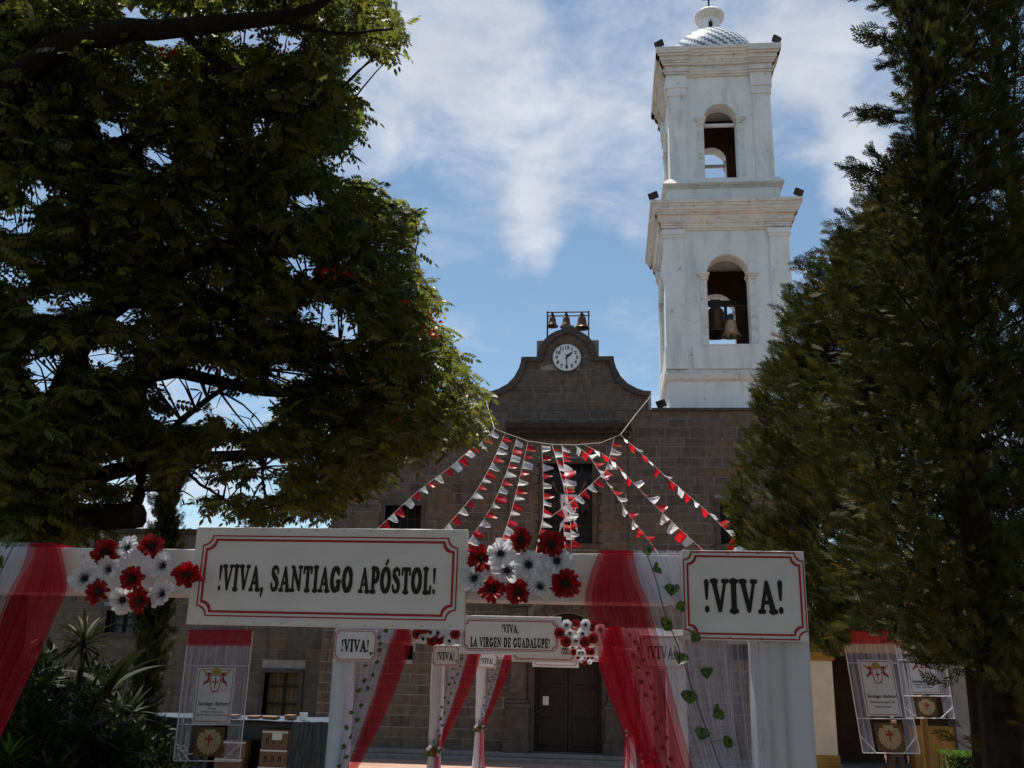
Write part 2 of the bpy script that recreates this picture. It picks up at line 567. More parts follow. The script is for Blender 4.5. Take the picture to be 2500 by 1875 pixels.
def text_mesh(body, size, shear=0.0, bold=0.0, align='CENTER', sx=1.0):
    """flat lettering in the x-z plane from the built-in face"""
    cu = bpy.data.curves.new('lettering', 'FONT')
    cu.body = body; cu.size = size; cu.shear = shear; cu.offset = bold
    cu.align_x = align; cu.align_y = 'CENTER'; cu.resolution_u = 3
    o = bpy.data.objects.new('lettering', cu)
    col.objects.link(o)
    dg = bpy.context.evaluated_depsgraph_get()
    me = bpy.data.meshes.new_from_object(o.evaluated_get(dg))
    vs = [(v.co.x * sx, 0.0, v.co.y) for v in me.vertices]
    fs = [tuple(p.vertices) for p in me.polygons]
    bpy.data.objects.remove(o); bpy.data.curves.remove(cu); bpy.data.meshes.remove(me)
    mb = MB(); mb.add(vs, fs)
    return mb
def moved(mb, off=(0, 0, 0), s=1.0):
    o = MB()
    o.add([(v[0] * s + off[0], v[1] * s + off[1], v[2] * s + off[2]) for v in mb.v], mb.f)
    return o
# ================================================================== GROUND
def structure(name, mb, material, **kw):
    o = solo(name, mb, material, None, None, **kw)
    o['kind'] = 'structure'
    return o
g = MB(); g.add([(-400, -300, 0), (400, -300, 0), (400, 600, 0), (-400, 600, 0)], [(0, 1, 2, 3)])
structure('ground', g, 'soil', origin=(0, 0, 0))
g = MB(); g.box(-4.4, 2.6, -30, 23.0, .002, .012); g.box(-8.6, 60, 23.0, 30.2, .002, .012)
structure('plaza_paving', g, 'paving', origin=(0, 0, 0))
FY = 31.0
XC = -1.33
g = MB(); g.bbox(-9.6, 6.9, 30.2, 31.2, 0, .14, .02); g.bbox(-9.4, 6.75, 30.55, 31.2, .14, .26, .02)
structure('church_step', g, 'grey_stone')

# ================================================================== outlines of the big trees in the photograph (pixels)
POLY_A = [(-700, -600), (900, -600), (870, -100), (960, -20), (985, 60), (1000, 95), (960, 150), (920, 150), (870, 110), (830, 150), (850, 180), (880, 240), (895, 280), (880, 320), (850, 370),
          (830, 380), (800, 360), (790, 400), (830, 420), (900, 430), (960, 480), (1020, 510), (1030, 530), (1010, 590), (1030, 640), (1060, 690), (1080, 730), (1060, 760), (1100, 810), (1120, 850),
          (1150, 900), (1185, 970), (1192, 1010), (1175, 1050), (1130, 1085), (1080, 1110), (1040, 1125), (980, 1120), (960, 1170), (930, 1195), (890, 1225), (850, 1210), (820, 1240), (800, 1275), (760, 1265),
          (700, 1255), (690, 1285), (640, 1285), (600, 1265), (540, 1250), (480, 1235), (460, 1190), (430, 1170), (400, 1195), (380, 1170), (340, 1195), (290, 1225), (250, 1240), (240, 1280), (270, 1300),
          (250, 1330), (200, 1310), (100, 1340), (0, 1350), (-700, 1350)]
POLY_R = [(2180, -500), (2130, -80), (2200, 60), (2185, 130), (2200, 190), (2170, 250), (2230, 300), (2200, 350), (2165, 420), (2140, 480), (2090, 500), (2040, 535), (2010, 600), (1965, 620), (1945, 680),
          (1900, 740), (1915, 800), (1895, 860), (1870, 900), (1845, 960), (1855, 1030), (1830, 1080), (1815, 1140), (1785, 1220), (1795, 1290), (1810, 1360), (1880, 1480), (1985, 1590), (2060, 1610),
          (2100, 1540), (2200, 1560), (2230, 1610), (2290, 1600), (2360, 1630), (2430, 1700), (2450, 1760), (2465, 1875), (2900, 1875), (2900, -500)]

# ================================================================== CHURCH
church = thing('church', 'dark stone church with a curved clock gable and arched door', 'church', (XC, FY, 0))
xl, xr, ztop = -9.1, 6.62, 10.97
def pxrect(x0, y0, x1, y1, Y):
    a, b = P(x0, y0, Y), P(x1, y1, Y)
    return (a[0], b[0], b[2], a[2])
OPEN = dict(choir=pxrect(1330, 1131, 1446, 1328, FY - .12), left=pxrect(942, 1234, 1024, 1330, FY), niche=pxrect(984, 1575, 1007, 1611, FY),
            right=pxrect(1757, 1229, 1822, 1330, FY), rniche=pxrect(1776, 1572, 1846, 1615, FY))
DX, DR, DS = -1.25, 1.06, 3.35                                  # door centre, half width, spring height
OPEN['door'] = (DX - DR, DX + DR, .26, DS)
BAY = (-3.2, .62)
gable = [(2.79, 11.0), (2.79, 11.63), (2.565, 11.645), (2.315, 11.73), (2.015, 11.905), (1.79, 12.155), (1.64, 12.455), (1.575, 12.70), (1.565, 12.86), (1.0, 12.86)]
arc = [(math.cos(a), 12.86 + math.sin(a)) for a in np.linspace(.0, PI / 2, 13)[1:]]
half = gable + arc
outline = [(XC + x, z) for x, z in half] + [(XC - x, z) for x, z in half[::-1][1:]]
bk = MB()
# backing wall, cut around the openings
xs = sorted({xl, xr, *[v for o in OPEN.values() for v in o[:2]]})
zs = sorted({0.0, ztop, DS + DR + .25, *[v for o in OPEN.values() for v in o[2:]]})
for i in range(len(xs) - 1):
    for j in range(len(zs) - 1):
        mx, mz = (xs[i] + xs[i + 1]) / 2, (zs[j] + zs[j + 1]) / 2
        if any(o[0] < mx < o[1] and o[2] < mz < o[3] for o in OPEN.values()):
            continue
        if abs(mx - DX) < DR and DS < mz < DS + DR + .25:
            continue
        bk.box(xs[i], xs[i + 1], FY + .02, FY + .75, zs[j], zs[j + 1])
zt = DS + DR + .25
for k in range(16):
    a0, a1 = PI * k / 16, PI * (k + 1) / 16
    p0, p1 = (DX + DR * math.cos(a0), DS + DR * math.sin(a0)), (DX + DR * math.cos(a1), DS + DR * math.sin(a1))
    bk.prism([p0, (p0[0], zt), (p1[0], zt), p1], FY + .02, FY + .75)
bk.prism([(x, z) for x, z in outline], FY + .02, FY + .62)
wall = part('facade_wall', bk, 'mortar', church)
nb = MB(); nb.box(xl + .02, xr - .02, FY + .8, FY + 24, 0, 10.3)
part('nave', nb, 'grey_stone', church)
rf = MB(); rf.box(xl - .12, xr + .12, FY + .76, FY + 24.2, 10.3, 10.55)
part('roof', rf, 'trim_stone', church)

# ---- ashlar blocks
def clip_poly(poly, x0, x1, z0, z1):
    def cut(ps, f, inter):
        out = []
        for i in range(len(ps)):
            a, b = ps[i - 1], ps[i]
            fa, fb = f(a), f(b)
            if fb:
                if not fa:
                    out.append(inter(a, b))
                out.append(b)
            elif fa:
                out.append(inter(a, b))
        return out
    ix = lambda v: (lambda a, b: (v, a[1] + (b[1] - a[1]) * (v - a[0]) / (b[0] - a[0] + 1e-12)))
    iz = lambda v: (lambda a, b: (a[0] + (b[0] - a[0]) * (v - a[1]) / (b[1] - a[1] + 1e-12), v))
    for f, it in ((lambda p: p[0] >= x0, ix(x0)), (lambda p: p[0] <= x1, ix(x1)), (lambda p: p[1] >= z0, iz(z0)), (lambda p: p[1] <= z1, iz(z1))):
        poly = cut(poly, f, it)
        if len(poly) < 3:
            return []
    return poly
def parea(p):
    return abs(sum(p[i - 1][0] * p[i][1] - p[i][0] * p[i - 1][1] for i in range(len(p)))) / 2
FRAME = .16
cuts = []
for nme, (x0, x1, z0, z1) in OPEN.items():
    e = 0.0 if nme in ('niche', 'rniche') else FRAME
    cuts.append((x0 - e, x1 + e, z0 - (e if nme != 'door' else 0), z1 + (e if nme != 'door' else 0)))
cuts.append((DX - DR - .36, DX + DR + .36, DS, DS + DR + .36))
cuts.append((BAY[0] - .12, BAY[1] + .16, 10.0, 10.46))
blocks = []                                                     # (polygon, y0, tint)
def course(z0, z1, a, b, y0, outline_clip=None):
    x = a - random.uniform(0, .5)
    while x < b:
        L = random.choice((.40, .52, .60, .70, .80, .95))
        segs = [(max(x, a), min(x + L, b))]
        x += L
        for c in cuts:
            if min(z1, c[3]) - max(z0, c[2]) > .3 * (z1 - z0) and outline_clip is None:
                ns = []
                for s0, s1 in segs:
                    if s1 <= c[0] or s0 >= c[1]:
                        ns.append((s0, s1))
                    else:
                        if s0 < c[0]: ns.append((s0, c[0]))
                        if s1 > c[1]: ns.append((c[1], s1))
                segs = ns
        for s0, s1 in segs:
            if s1 - s0 < .07:
                continue
            pl = [(s0 + .015, z0 + .015), (s1 - .015, z0 + .015), (s1 - .015, z1 - .015), (s0 + .015, z1 - .015)]
            if outline_clip is not None:
                pl = clip_poly(outline_clip, s0 + .014, s1 - .014, z0 + .014, z1 - .014)
                if len(pl) < 3 or parea(pl) < .004:
                    continue
            blocks.append((pl, y0 + random.uniform(-.008, .008)))
z = .26
while z < ztop - .05:
    h = random.choice((.26, .29, .32, .35, .37))
    z1 = min(z + h, ztop)
    if ztop - z1 < .12: z1 = ztop
    for a, b, y0 in ((xl, BAY[0], FY), (BAY[0], BAY[1], FY - .12 if z1 < 10.45 else FY), (BAY[1], xr, FY)):
        course(z, z1, a, b, y0)
    z = z1
inner = [(XC + (x - XC) * (1 - .10 / max(.12, abs(x - XC))) if abs(x - XC) > .12 else x, zz - .10) for x, zz in outline]
z = 11.0
CLK = (XC - .02, 12.83)
for h in (.30, .28, .30, .24, .30, .28):
    course(z, z + h, XC - 3, XC + 3, FY, outline_clip=inner)
    z += h
kept = []
for pl, y0 in blocks:
    cxm = sum(p[0] for p in pl) / len(pl); czm = sum(p[1] for p in pl) / len(pl)
    if (cxm - CLK[0]) ** 2 + (czm - CLK[1]) ** 2 < .86 ** 2 and czm > 12.45:
        continue
    kept.append((pl, y0))
blocks = kept
for k in range(13):                                             # radial stones around the clock and over the door
    a0, a1 = -.35 + (PI + .7) * k / 13 + .012, -.35 + (PI + .7) * (k + 1) / 13 - .012
    ro = .86
    blocks.append(([(CLK[0] + r * math.cos(a), CLK[1] + r * math.sin(a)) for r, a in ((.50, a0), (ro, a0), (ro, (a0 + a1) / 2), (ro, a1), (.50, a1))], FY - .004))
for k in range(13):
    a0, a1 = PI * k / 13 + .008, PI * (k + 1) / 13 - .008
    blocks.append(([(DX + r * math.cos(a), DS + r * math.sin(a)) for r, a in ((DR + .02, a0), (DR + .34, a0), (DR + .34, (a0 + a1) / 2), (DR + .34, a1), (DR + .02, a1))], FY - .16))
def bscore(b):
    pl = b[0]
    c = np.array([[sum(p[0] for p in pl) / len(pl), b[1], sum(p[1] for p in pl) / len(pl)]])
    q = proj(c)
    s = parea(pl)
    x, y = q[0]
    if inpoly(q, POLY_A)[0] or inpoly(q, POLY_R)[0] or x > 1990:
        s *= .01
    if 1345 < y < 1470 or (y > 1470 and x < 790):
        s *= .02
    return s
order = sorted(blocks, key=bscore, reverse=True)
for pl, y0 in order[:300]:
    b = MB(); b.prism(pl, y0, FY + .05)
    part('stone', b, 'stone', wall)
rest = MB()
for pl, y0 in order[300:]:
    rest.cur = random.random()
    rest.prism(pl, y0, FY + .05)
o = part('stonework', rest, 'stone_mass', wall, rnd=True); o['kind'] = 'stuff'
cn = MB()                                                        # central bay core behind its blocks
for x0, x1, z0, z1 in ((BAY[0] + .02, DX - DR - .02, .26, 10.0), (DX + DR + .02, BAY[1] - .02, .26, 10.0), (DX - DR - .02, DX + DR + .02, OPEN['choir'][3] + .02, 10.0), (DX - DR - .02, DX + DR + .02, DS + DR + .3, OPEN['choir'][2] - .02)):
    cn.box(x0, x1, FY - .10, FY + .015, z0, z1)
part('bay_core', cn, 'mortar', church)

# ---- gable coping, keystone and corner blocks
cp = MB()
ins = [(XC + (x - XC) * (1 - .15 / max(.16, abs(x - XC))) if abs(x - XC) > .16 else x, zz - .15) for x, zz in outline]
for i in range(1, len(outline) - 1):
    if i == 0: continue
    a, b = outline[i], outline[(i + 1)]
    if i + 1 >= len(outline): break
    cp.prism([a, b, ins[i + 1], ins[i]], FY - .11, FY + .66)
part('gable_coping', cp, 'trim_stone', church)
kb = MB(); kb.bbox(XC - .22, XC + .22, FY - .12, FY + .6, 13.80, 13.97, .015)
part('keystone', kb, 'trim_stone', church)
for s in (-1, 1):
    b = MB(); b.bbox(XC + s * .93 - .13, XC + s * .93 + .13, FY + .1, FY + .5, 12.9, 13.52, .015)
    part('gable_block', b, 'grey_stone', church)
ld = MB()
ld.box(BAY[0] - .02, BAY[1] + .06, FY - .30, FY + .01, 10.00, 10.12)
ld.box(BAY[0] - .08, BAY[1] + .12, FY - .45, FY + .01, 10.12, 10.26)
ld.box(BAY[0] - .12, BAY[1] + .16, FY - .60, FY + .01, 10.26, 10.44)
part('cornice', ld, 'dark_ledge', church)
for x0, x1 in ((xl - .06, XC - 2.8), (XC + 2.8, xr + .06)):
    cw = MB(); cw.box(x0, x1, FY - .08, FY + .8, 10.975, 11.06); part('wall_coping', cw, 'trim_stone', church)
# ---- pilasters beside the door
for s in (-1, 1):
    px_ = DX + s * 1.52
    b = MB()
    b.bbox(px_ - .40, px_ + .40, FY - .42, FY - .13, .26, .62, .015)
    b.bbox(px_ - .36, px_ + .36, FY - .38, FY - .13, .62, 1.55, .015)
    b.bbox(px_ - .40, px_ + .40, FY - .42, FY - .13, 1.55, 1.66, .012)
    b.bbox(px_ - .33, px_ + .33, FY - .35, FY - .13, 1.66, 1.78, .012)
    b.bbox(px_ - .28, px_ + .28, FY - .30, FY - .13, 1.78, 4.55, .015)
    b.bbox(px_ - .38, px_ + .38, FY - .40, FY - .13, 4.55, 4.80, .012)
    pil = part('pilaster', b, 'trim_stone', church)
    q = MB(); q.bbox(px_ - .20, px_ + .20, FY - .325, FY - .299, 2.0, 3.0, .012); q.bbox(px_ - .20, px_ + .20, FY - .325, FY - .299, 3.1, 4.35, .012)
    part('panel', q, 'stone', pil)
b = MB(); b.bbox(DX - 1.95, DX + 1.95, FY - .46, FY - .13, 4.80, 5.02, .02); b.bbox(DX - 2.05, DX + 2.05, FY - .55, FY - .13, 5.02, 5.14, .02)
part('door_entablature', b, 'trim_stone', church)
# ---- door
dm = MB()
dm.box(DX - DR + .02, DX - .012, FY + .45, FY + .52, .28, DS); dm.box(DX + .012, DX + DR - .02, FY + .45, FY + .52, .28, DS)
door = part('door', dm, 'door_wood', church)
pn = [(DX + (DR - .01) * math.cos(a), DS + (DR - .01) * math.sin(a)) for a in np.linspace(0, PI, 17)]
b = MB(); b.prism(pn, FY + .46, FY + .55); part('fanlight', b, 'door_wood', door)
for sx in (-1, 1):
    for (z0, z1) in ((.42, 1.15), (1.25, 2.15), (2.25, 3.2)):
        b = MB(); b.bbox(DX + sx * .53 - .40, DX + sx * .53 + .40, FY + .425, FY + .452, z0, z1, .02)
        part('door_panel', b, 'door_wood', door)
b = MB(); b.tube([(DX + .08, FY + .40, 1.35), (DX + .20, FY + .40, 1.35)], .018); part('handle', b, 'bronze', door)
b = MB(); b.box(DX - .78, DX - .60, FY + .405, FY + .412, 1.62, 1.88); part('paper_notice', b, 'label_white', door)
b = MB(); b.box(DX - DR - .02, DX + DR + .02, FY + .55, FY + .74, .26, DS + DR + .1); part('door_recess', b, 'dark_void', church)
b = MB()
for s in (-1, 1):
    b.bbox(DX + s * (DR + .08) - .09, DX + s * (DR + .08) + .09, FY - .18, FY + .01, .26, DS, .012)
part('door_jamb', b, 'trim_stone', church)
# ---- windows
def window(nme, bars, yf, frame=True):
    x0, x1, z0, z1 = OPEN[nme]
    b = MB(); b.box(x0, x1, FY + .5, FY + .74, z0, z1)
    wn = part('window', b, 'glass_dark' if nme == 'choir' else 'dark_void', church)
    if frame:
        b = MB()
        f = FRAME
        b.bbox(x0 - f, x0, yf - .05, FY + .5, z0, z1, .012); b.bbox(x1, x1 + f, yf - .05, FY + .5, z0, z1, .012)
        b.bbox(x0 - f, x1 + f, yf - .06, FY + .5, z1, z1 + f, .012); b.bbox(x0 - f - .05, x1 + f + .05, yf - .12, FY + .5, z0 - f, z0, .012)
        part('window_frame', b, 'trim_stone', wn)
    if bars:
        b = MB()
        nx, nz = bars
        for i in range(1, nx):
            x = x0 + (x1 - x0) * i / nx
            b.tube([(x, yf + .16, z0), (x, yf + .16, z1)], .013, 6)
        for i in range(1, nz):
            zq = z0 + (z1 - z0) * i / nz
            b.tube([(x0, yf + .19, zq), (x1, yf + .19, zq)], .013, 6)
        part('iron_grille', b, 'iron', wn)
    return wn
cwin = window('choir', (9, 9), FY - .12)
for nme in ('left', 'right'): window(nme, (5, 3), FY)
for nme in ('niche', 'rniche'): window(nme, None, FY, False)
# scrolls and leaves in the upper half of the choir grille
x0, x1, z0, z1 = OPEN['choir']
b = MB()
for i in range(5):
    cxq = x0 + (x1 - x0) * (i + .5) / 5
    for k in range(3):
        czq = z1 - .18 - .34 * k
        r = .13
        b.tube([(cxq + r * math.cos(t) * (1 if i % 2 else -1), FY + .03, czq + r * 1.15 * math.sin(t)) for t in np.linspace(-PI * .8, PI * .75, 12)], .010, 5)
part('grille_scroll', b, 'iron', cwin)

# ---- coat of arms hung on the choir window
ex, ez, ey = (x0 + x1) / 2 + .02, z0 + 1.18, FY - .16
arms = thing('coat_of_arms', 'white shield with crossed swords and dark red cross on the barred choir window', 'emblem', (ex, ey, ez - .6))
def shield(w_, h_, n=9):
    pts = [(-w_, h_ * .5), (w_, h_ * .5)]
    pts += [(w_ * math.cos(t) ** .7 if t < PI / 2 - .01 else 0, h_ * .5 - h_ * (.25 + .75 * math.sin(t))) for t in np.linspace(.0, PI / 2, n)]
    pts += [(-w_ * math.cos(t) ** .7 if t < PI / 2 - .01 else 0, h_ * .5 - h_ * (.25 + .75 * math.sin(t))) for t in np.linspace(PI / 2, 0, n)[1:]]
    return pts
b = MB(); b.prism([(ex + x, ez + zq) for x, zq in shield(.34, .92)], ey - .02, ey + .02); part('shield_border', b, 'iron', arms)
b = MB(); b.prism([(ex + x, ez + .01 + zq) for x, zq in shield(.26, .76)], ey - .035, ey - .021); part('shield_field', b, 'vinyl', arms)
b = MB()
b.prism([(ex - .035, ez + .26), (ex + .035, ez + .26), (ex + .035, ez - .1), (ex, ez - .34), (ex - .035, ez - .1)], ey - .05, ey - .036)
b.prism([(ex - .17, ez + .12), (ex + .17, ez + .12), (ex + .17, ez + .05), (ex - .17, ez + .05)], ey - .054, ey - .037)
part('cross', b, 'ink_red', arms)
for s in (-1, 1):
    b = MB(); b.prism([(ex + s * .16, ez - .42), (ex + s * .17, ez - .62), (ex + s * .30, ez - .84), (ex + s * .27, ez - .55)], ey - .02, ey + .0); part('sword_blade', b, 'vinyl', arms)
    b = MB(); b.prism([(ex + s * .34, ez + .44), (ex + s * .40, ez + .50), (ex + s * .58, ez + .80), (ex + s * .50, ez + .82)], ey - .02, ey + .0); part('sword_hilt', b, 'ink_brown', arms)
    b = MB(); b.prism([(ex + s * .36, ez + .2), (ex + s * .62, ez + .1), (ex + s * .66, ez - .14), (ex + s * .54, ez - .06), (ex + s * .42, ez - .3)], ey - .015, ey + .005); part('ribbon', b, 'door_wood', arms)
b = MB(); b.prism([(ex - .16, ez + .5), (ex + .16, ez + .5), (ex + .22, ez + .72), (ex + .06, ez + .82), (ex - .18, ez + .74)], ey - .02, ey + .0); part('helmet', b, 'shell_tan', arms)

# ---- clock
clock = thing('clock', 'round white church clock with black numerals in the stone gable', 'clock', (CLK[0], FY - .1, CLK[1] - .5))
def disc(r, y0, y1, c, n=48):
    b = MB(); b.prism([(c[0] + r * math.cos(2 * PI * k / n), c[1] + r * math.sin(2 * PI * k / n)) for k in range(n)], y0, y1); return b
part('rim', disc(.50, FY - .07, FY + .04, CLK), 'trim_stone', clock)
part('face', disc(.475, FY - .09, FY - .071, CLK), 'white_paint', clock)
for k in range(12):
    a = PI / 2 - 2 * PI * (k + 1) / 12
    tm = moved(text_mesh(str(k + 1), .165, bold=.008), (CLK[0] + .345 * math.cos(a), FY - .093, CLK[1] + .345 * math.sin(a)))
    part('numeral', tm, 'ink_black', clock)
b = MB()
for k in range(60):
    a = 2 * PI * k / 60
    c_, s_ = math.cos(a), math.sin(a)
    r0, r1, hw = .435, .455, .006
    b.add([(CLK[0] + r * c_ + q * -s_, FY - .093, CLK[1] + r * s_ + q * c_) for r, q in ((r0, -hw), (r1, -hw), (r1, hw), (r0, hw))], [(0, 1, 2, 3)])
part('minute_marks', b, 'ink_black', clock)
def hand(ang, prof, y):
    c_, s_ = math.cos(ang), math.sin(ang)
    pts = [(r, q) for r, q in prof] + [(r, -q) for r, q in prof[::-1]]
    b = MB(); b.prism([(CLK[0] + r * c_ - q * s_, CLK[1] + r * s_ + q * c_) for r, q in pts], y, y + .008); return b
part('hour_hand', hand(math.radians(45), [(-.06, .02), (.05, .02), (.12, .045), (.30, .008)], FY - .108), 'ink_black', clock)
part('minute_hand', hand(math.radians(-90), [(-.10, .035), (-.02, .015), (.25, .010), (.32, .035), (.40, .006)], FY - .12), 'ink_black', clock)

# ---- bells
def bell_profile(r, h):
    pr = [(.10, 1.0), (.42, .97), (.50, .88), (.54, .7), (.58, .5), (.66, .3), (.80, .14), (.97, .03), (1.0, 0.0), (.92, .0), (.75, .15), (.6, .32), (.5, .6), (.40, .88), (0.0, .9)]
    return [(a * r, b * h) for a, b in pr]
def bell(c, r, h, label, group=None, yoke=.12, material='bronze'):
    t = thing('bell', label, 'bell', c, group)
    b = MB(); b.lathe(bell_profile(r, h), c, 28); part('body', b, material, t, smooth=True)
    b = MB(); b.tube([(c[0], c[1], c[2] + h * .85), (c[0], c[1], c[2] + .02)], .012 + r * .03, 8)
    b.lathe([(0, -.09 * h), (.10 * r + .02, -.03 * h), (.10 * r + .02, .03 * h), (0, .09 * h)], c, 10); part('clapper', b, 'iron', t)
    b = MB(); b.box(c[0] - .06 * r / .2, c[0] + .06 * r / .2, c[1] - .03, c[1] + .03, c[2] + h * .98, c[2] + h + yoke); part('yoke', b, 'iron', t)
    return t
bf = thing('bell_rack', 'thin dark steel frame carrying three bells above the clock gable', 'frame', (XC, FY + .25, 13.4))
BY = FY + .25
for s in (-1, 1):
    for dy in (-.10, .10):
        b = MB(); b.tube([(XC + s * .71, BY + dy, 13.3), (XC + s * .71, BY + dy, 14.60)], .022, 8); part('post', b, 'iron', bf)
    b = MB(); b.tube([(XC + s * .71, BY, 13.62), (XC + s * .45, BY, 13.70)], .012, 6); part('brace', b, 'iron', bf)
for zq, dy in ((14.56, -.10), (14.50, .10)):
    b = MB(); b.tube([(XC - .75, BY + dy, zq), (XC + .75, BY + dy, zq)], .024, 8); part('crossbar', b, 'iron', bf)
b = MB()
for xq in (-.54, -.06, .48): b.box(XC + xq - .04, XC + xq + .04, BY - .13, BY + .13, 14.49, 14.53)
part('hanger_plate', b, 'iron', bf)
for xq, r, h, lab in ((-.54, .175, .36, 'smallest bronze bell on the steel frame above the clock'), (-.06, .185, .38, 'middle bronze bell hanging right above the keystone of the gable'), (.48, .225, .44, 'widest bronze bell on the steel frame above the clock')):
    bell((XC + xq, BY, 14.43 - h), r * 1.2, h, lab, 'bells above the clock gable', yoke=.08)

# ================================================================== BELL TOWER
TY = 31.3
TX = 4.17
def tz(px, py, Y=TY): return P(px, py, Y)[2]
tower = thing('bell_tower', 'white plastered two-tier bell tower with stepped cornices and tiled dome', 'tower', (TX, TY + 2.1, 11.0))
H1, H2 = 2.09, 1.80
TCY = TY + H1                                                   # centre line of the tower
def rot4(mb_fn, sides=(-1, 1)):
    """the same shape on the four sides of the tower; mb_fn gives it in the frame of the front side (u, depth, z)"""
    out = []
    for k, sd_ in [(k, sd_) for k in range(4) for sd_ in sides]:
        b = mb_fn(k, sd_) if sides != (0,) else mb_fn(k)
        c_, s_ = [(1, 0), (0, 1), (-1, 0), (0, -1)][k]
        n = MB(); n.add([(TX + v[0] * c_ - v[1] * s_, TCY + v[0] * s_ + v[1] * c_, v[2]) for v in b.v], b.f)
        out.append(n)
    return out
def ring(b, z0, z1, h0, h1, top=True, bottom=True):
    """a square moulding course, half width h0 below and h1 above"""
    vs = [(TX + sx * h0, TCY + sy * h0, z0) for sx, sy in ((-1, -1), (1, -1), (1, 1), (-1, 1))] + [(TX + sx * h1, TCY + sy * h1, z1) for sx, sy in ((-1, -1), (1, -1), (1, 1), (-1, 1))]
    b.add(vs, [(0, 1, 5, 4), (1, 2, 6, 5), (2, 3, 7, 6), (3, 0, 4, 7), (3, 2, 1, 0), (4, 5, 6, 7)])
zb0 = 11.0
zb1 = tz(1660, 932)                                             # base moulding
zb2 = tz(1660, 916)
zsill = tz(1790, 843); zspr = tz(1790, 668); zarc = tz(1790, 602)
zcap0 = tz(1650, 583, TY); zent0 = tz(1650, 565, TY); zcor = tz(1700, 486, TY - .5)
zp1 = tz(1660, 468, TY + .3); zw1 = tz(1660, 448, TY + .3)
zs2 = tz(1760, 447, TY + .3); zspr2 = tz(1760, 290, TY + .3); zarc2 = tz(1760, 253, TY + .3)
zc2 = tz(1700, 236, TY + .3); ze2 = tz(1700, 190, TY + .3); zt2 = tz(1700, 115, TY - .1)
ow1 = .5 * (P(1834, 750, TY)[0] - P(1731, 750, TY)[0]); ow2 = .5 * (P(1798, 380, TY + .3)[0] - P(1717, 380, TY + .3)[0])
zarc, zarc2 = zspr + ow1, zspr2 + ow2
b = MB(); ring(b, zb0, zb1, H1 + .02, H1 + .02); ring(b, zb0 - .02, zb0 + .12, H1 + .10, H1 + .10)
part('base', b, 'plaster', tower)
b = MB(); ring(b, zb1, zb1 + .07, H1 + .03, H1 + .12); ring(b, zb1 + .07, zb2 + .02, H1 + .12, H1 + .14); ring(b, zb2 + .02, zb2 + .22, H1 + .10, H1 + .02)
part('base_moulding', b, 'plaster_trim', tower)
def stage_wall(hw, ow, z0, z1, sill, spr, th=.55):
    def fn(k):
        b = MB()
        e = hw if k % 2 == 0 else hw - th
        for s in (-1, 1):
            q = sorted((s * ow, s * e)); b.box(q[0], q[1], -hw, -hw + th, z0, z1)
        b.box(-ow, ow, -hw, -hw + th, z0, sill)
        n = 14
        for i in range(n):
            a0, a1 = PI * i / n, PI * (i + 1) / n
            b.prism([(ow * math.cos(a0), spr + ow * math.sin(a0)), (ow * math.cos(a0), z1), (ow * math.cos(a1), z1), (ow * math.cos(a1), spr + ow * math.sin(a1))], -hw, -hw + th)
        return b
    return rot4(fn, (0,))
def stage(hw, ow, z0, z1, sill, spr, capz0, capz1, pw, sidebase):
    for b in stage_wall(hw, ow, z0, z1, sill, spr):
        wl = part('wall', b, 'plaster', tower)
    def pil(k, s):
        b = MB()
        e = hw + .06 if k % 2 == 0 else hw
        if True:
            q = sorted((s * e, s * (hw - pw))); b.box(q[0], q[1], -hw - .06, -hw - .001, z0, capz0)
            q = sorted((s * (e + .03), s * (hw - pw - .03))); b.box(q[0], q[1], -hw - .10, -hw - .002, capz0, capz0 + (capz1 - capz0) * .4)
            q = sorted((s * (e + .06), s * (hw - pw - .06))); b.box(q[0], q[1], -hw - .14, -hw - .003, capz0 + (capz1 - capz0) * .4, capz1)
            if sidebase:
                q = sorted((s * (e + .025), s * (hw - pw - .04))); b.box(q[0], q[1], -hw - .095, -hw - .002, z0, sill - .03)
        return b
    for b in rot4(pil):
        part('pilaster', b, 'plaster', tower)
    def imp(k, s):
        b = MB()
        if True:
            q = sorted((s * (ow - .05), s * (ow + .30))); b.box(q[0], q[1], -hw - .10, -hw + .45, spr - .11, spr - .05)
            q = sorted((s * (ow - .08), s * (ow + .34))); b.box(q[0], q[1], -hw - .13, -hw + .48, spr - .05, spr + .02)
            q = sorted((s * (ow - .02), s * (ow + .22))); b.box(q[0], q[1], -hw - .07, -hw - .003, spr - .22, spr - .11)
            q = sorted((s * (ow + .001), s * (ow + .24))); b.box(q[0], q[1], -hw - .03, -hw - .002, sill, spr - .22)
        return b
    for b in rot4(imp):
        part('impost', b, 'plaster_trim', tower)
    def arch(k):
        b = MB()
        n = 14
        for i in range(n):
            a0, a1 = PI * i / n, PI * (i + 1) / n
            b.prism([(r * math.cos(a), spr + .02 + r * math.sin(a)) for r, a in ((ow + .002, a0), (ow + .16, a0), (ow + .16, a1), (ow + .002, a1))], -hw - .035, -hw - .002)
        return b
    for b in rot4(arch, (0,)):
        part('archivolt', b, 'plaster', tower)
stage(H1, ow1, zb2 + .2, zent0 + .12, zsill, zspr, zcap0, zent0, .62, True)
def sillfn(k):
    b = MB(); b.box(-ow1 - .55, ow1 + .55, -H1 - .09, -H1 - .002, zb2 + .2, zsill - .03); b.box(-ow1 - .22, ow1 + .28, -H1 - .11, -H1 + .3, zsill - .03, zsill + .012); return b
for b in rot4(sillfn, (0,)): part('sill', b, 'plaster', tower)
